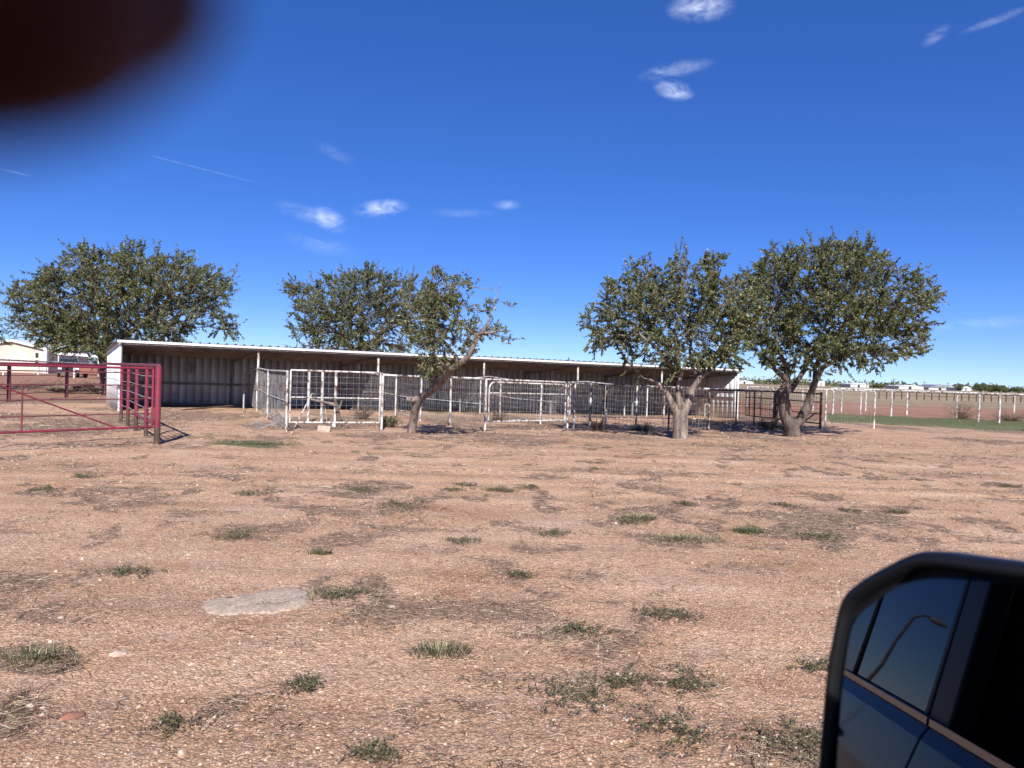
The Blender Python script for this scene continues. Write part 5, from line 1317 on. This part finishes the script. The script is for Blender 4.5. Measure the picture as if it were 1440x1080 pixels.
    for s_, dep in ((.865, .012), (.875, -.002), (.91, -.012), (.955, -.011), (.985, -.004), (1.0, .008), (1.0, .03), (.97, .065), (.86, .10), (.6, .12), (.25, .126)):
        rings.append([b.verts.new(c + (p - c) * s_ - n * dep) for p in L_])
    for ra, rb in zip(rings, rings[1:]):
        for i in range(m): b.faces.new((ra[i], rb[i], rb[(i + 1) % m], ra[(i + 1) % m]))
    b.faces.new(rings[-1]); b.faces.new(rings[0][::-1]); bmesh.ops.recalc_face_normals(b, faces=b.faces[:])
    me = bpy.data.meshes.new('mirror_housing'); b.to_mesh(me); b.free()
    for f in me.polygons: f.use_smooth = len(f.vertices) == 4
    me.transform(Matrix.Translation((0, -YC, 0))); me.materials.append(M_blackpl); ho = bpy.data.objects.new('mirror_housing', me); COL.objects.link(ho); ho.parent = root
    gpoly = [(1176,1095),(1183,985),(1190,925),(1200,878),(1222,853),(1262,826),(1300,815),(1350,815),(1440,824),(1530,838),(1560,870),(1568,960),(1565,1100),(1558,1190),(1520,1235),(1300,1240),(1200,1225),(1178,1190)]
    G = [hit(p.x, p.y, -.0005) for p in smooth_loop(gpoly, 3)]
    mb = MB(); mb.prism(G, -n * .0035); mb.build('mirror_glass', M_mirror, ho)
    # thin bright lip round the inside of the glass at its left edge
    a = hit(1420, 1180, .08); mb = MB(); mb.path([Vector((a.x + .06, a.y - .05, a.z)), Vector((.52, .34, 1.30)), Vector((.55, .16, 1.24))], [.035, .03, .035], 10); mb.build('mirror_arm', M_blackpl, ho)
own_truck()

# ------------------------------------------------------------------ the photographer's hand, fingertip over the corner of the lens
def hand():
    O = Vector((0, 0, CAMZ)); tipc = O + ray(8, -42).normalized() * .0375
    rel = RM
    def Q(x, y, z): return O + Vector((x, y, z))
    V = []; E = []; R_ = []
    def add(p, r, prev=None, rz=None):
        V.append(p); R_.append((r, rz or r))
        if prev is not None: E.append((prev, len(V) - 1))
        return len(V) - 1
    w = add(Q(-.145, -.12, -.075), .028, rz=.021)
    f1 = add(Q(-.19, -.24, -.16), .034, w, .03); f2 = add(Q(-.24, -.38, -.27), .042, f1)
    pm = add(Q(-.128, -.075, -.045), .034, w, .018)
    ki = add(Q(-.110, -.030, -.006), .0125, pm); i1 = add(Q(-.092, .010, .006), .0125, ki); i2 = add(O + ray(-560, 15).normalized() * .049, .0085, i1)
    t0 = add(tipc + (V[i2] - tipc).normalized() * .010, .0071, i2); t1 = add(tipc, .0069, t0)
    for k, (kx, kz, ln) in enumerate(((-.112, -.026, 1.0), (-.116, -.045, .93), (-.122, -.062, .78))):
        a = add(Q(kx, -.034 - .006 * k, kz), .0118 - .0006 * k, pm); b = add(Q(kx + .018 * ln, .006 * ln - .004 * k, kz - .004), .0098 - .0006 * k, a)
        c = add(Q(kx + .044 * ln, .010 * ln - .004 * k, kz - .003), .0088 - .0005 * k, b); add(Q(kx + .062 * ln, .002 - .004 * k, kz - .002), .0078 - .0005 * k, c)
    tb = add(Q(-.112, -.085, -.030), .015, pm); tc_ = add(Q(-.085, -.062, -.030), .0115, tb); add(Q(-.058, -.040, -.028), .0098, tc_)
    hb = bmesh.new(); o0 = V[0].copy()
    def ball(c, r, rz):
        r0 = bmesh.ops.create_icosphere(hb, subdivisions=2, radius=1)
        for v in r0['verts']: v.co = Vector((v.co.x * r, v.co.y * r, v.co.z * rz)) + c - o0
    for i, v in enumerate(V): ball(v, *R_[i])
    for i, j in E:
        n_ = max(2, int((V[j] - V[i]).length / (min(R_[i][0], R_[j][0]) * .22)))
        for k in range(1, n_):
            t = k / n_; ball(V[i].lerp(V[j], t), R_[i][0] * (1 - t) + R_[j][0] * t, R_[i][1] * (1 - t) + R_[j][1] * t)
    me = bpy.data.meshes.new('person'); hb.to_mesh(me); hb.free(); o = bpy.data.objects.new('person', me); COL.objects.link(o); o.location = o0
    rm = o.modifiers.new('skin_surface', 'REMESH'); rm.mode = 'VOXEL'; rm.voxel_size = .0016; rm.use_smooth_shade = True
    sm_ = o.modifiers.new('smooth', 'SMOOTH'); sm_.iterations = 8; sm_.factor = .5
    m = mat('skin', (.13, .025, .018), .7); bs = m.node_tree.nodes['Principled BSDF']; bs.inputs['Subsurface Weight'].default_value = .25; bs.inputs['Subsurface Radius'].default_value = (.006, .0022, .001); bs.inputs['Subsurface Scale'].default_value = 1.0
    me.materials.append(m); tag(o, 'dark blurred fingertip of the photographer reaching over the top left corner', 'person')
    mb = MB(); d = (V[f2] - V[f1]).normalized(); loc = o.location.copy()
    mb.path([p - loc for p in (V[f1] + d * .02, V[f1] + d * .05, V[f2], V[f2] + d * .1)], [.047, .05, .058, .066], 16, False, .04); s = mb.build('sleeve', M_cab); s.parent = o
    sv = s.modifiers.new('thickness', 'SOLIDIFY'); sv.thickness = .003
    # nail on the far side of the fingertip
    nm = MB(); ax = (V[t1] - V[t0]).normalized(); outd = Vector((.2, .9, .3)); outd = (outd - ax * outd.dot(ax)).normalized(); sd_ = ax.cross(outd); c = tipc - loc + outd * .0072; pts = []
    for k in range(12): a = k / 12 * 2 * math.pi; pts.append(c + ax * math.cos(a) * .0052 + sd_ * math.sin(a) * .0045 - outd * (math.sin(a) ** 2) * .0016)
    nm.prism(pts, outd * .0006); n_ = nm.build('nail', mat('nail', (.5, .3, .25), .3)); n_.parent = o
hand()

def lamp_post():
    p = Vector((-30.4, 8.75, 0)); r = empty('street_lamp', p, 'leaning lamp post seen only as a reflection in the truck window in the mirror', 'lamp post')
    t = Vector((-29.95, 9.30, 4.1)); mb = MB(); q = p.lerp(t, .5) + Vector((.12, .05, 0)); mb.path([p, p.lerp(t, .25), q, p.lerp(t, .75) + Vector((-.05, 0, 0)), t], [.09, .08, .07, .06, .055], 10); mb.build('pole', M_barkd, r)
    mb = MB(); mb.path([t, t + Vector((.1, .25, .25)), t + Vector((.2, .6, .3))], [.04, .035, .03], 8); mb.build('arm', M_barkd, r)
    mb = MB(); mb.path([t + Vector((.15, .45, .25)), t + Vector((.22, .7, .27)), t + Vector((.28, 1.0, .25))], [.08, .13, .07], 12); mb.build('lamp_head', M_galv, r)
lamp_post()
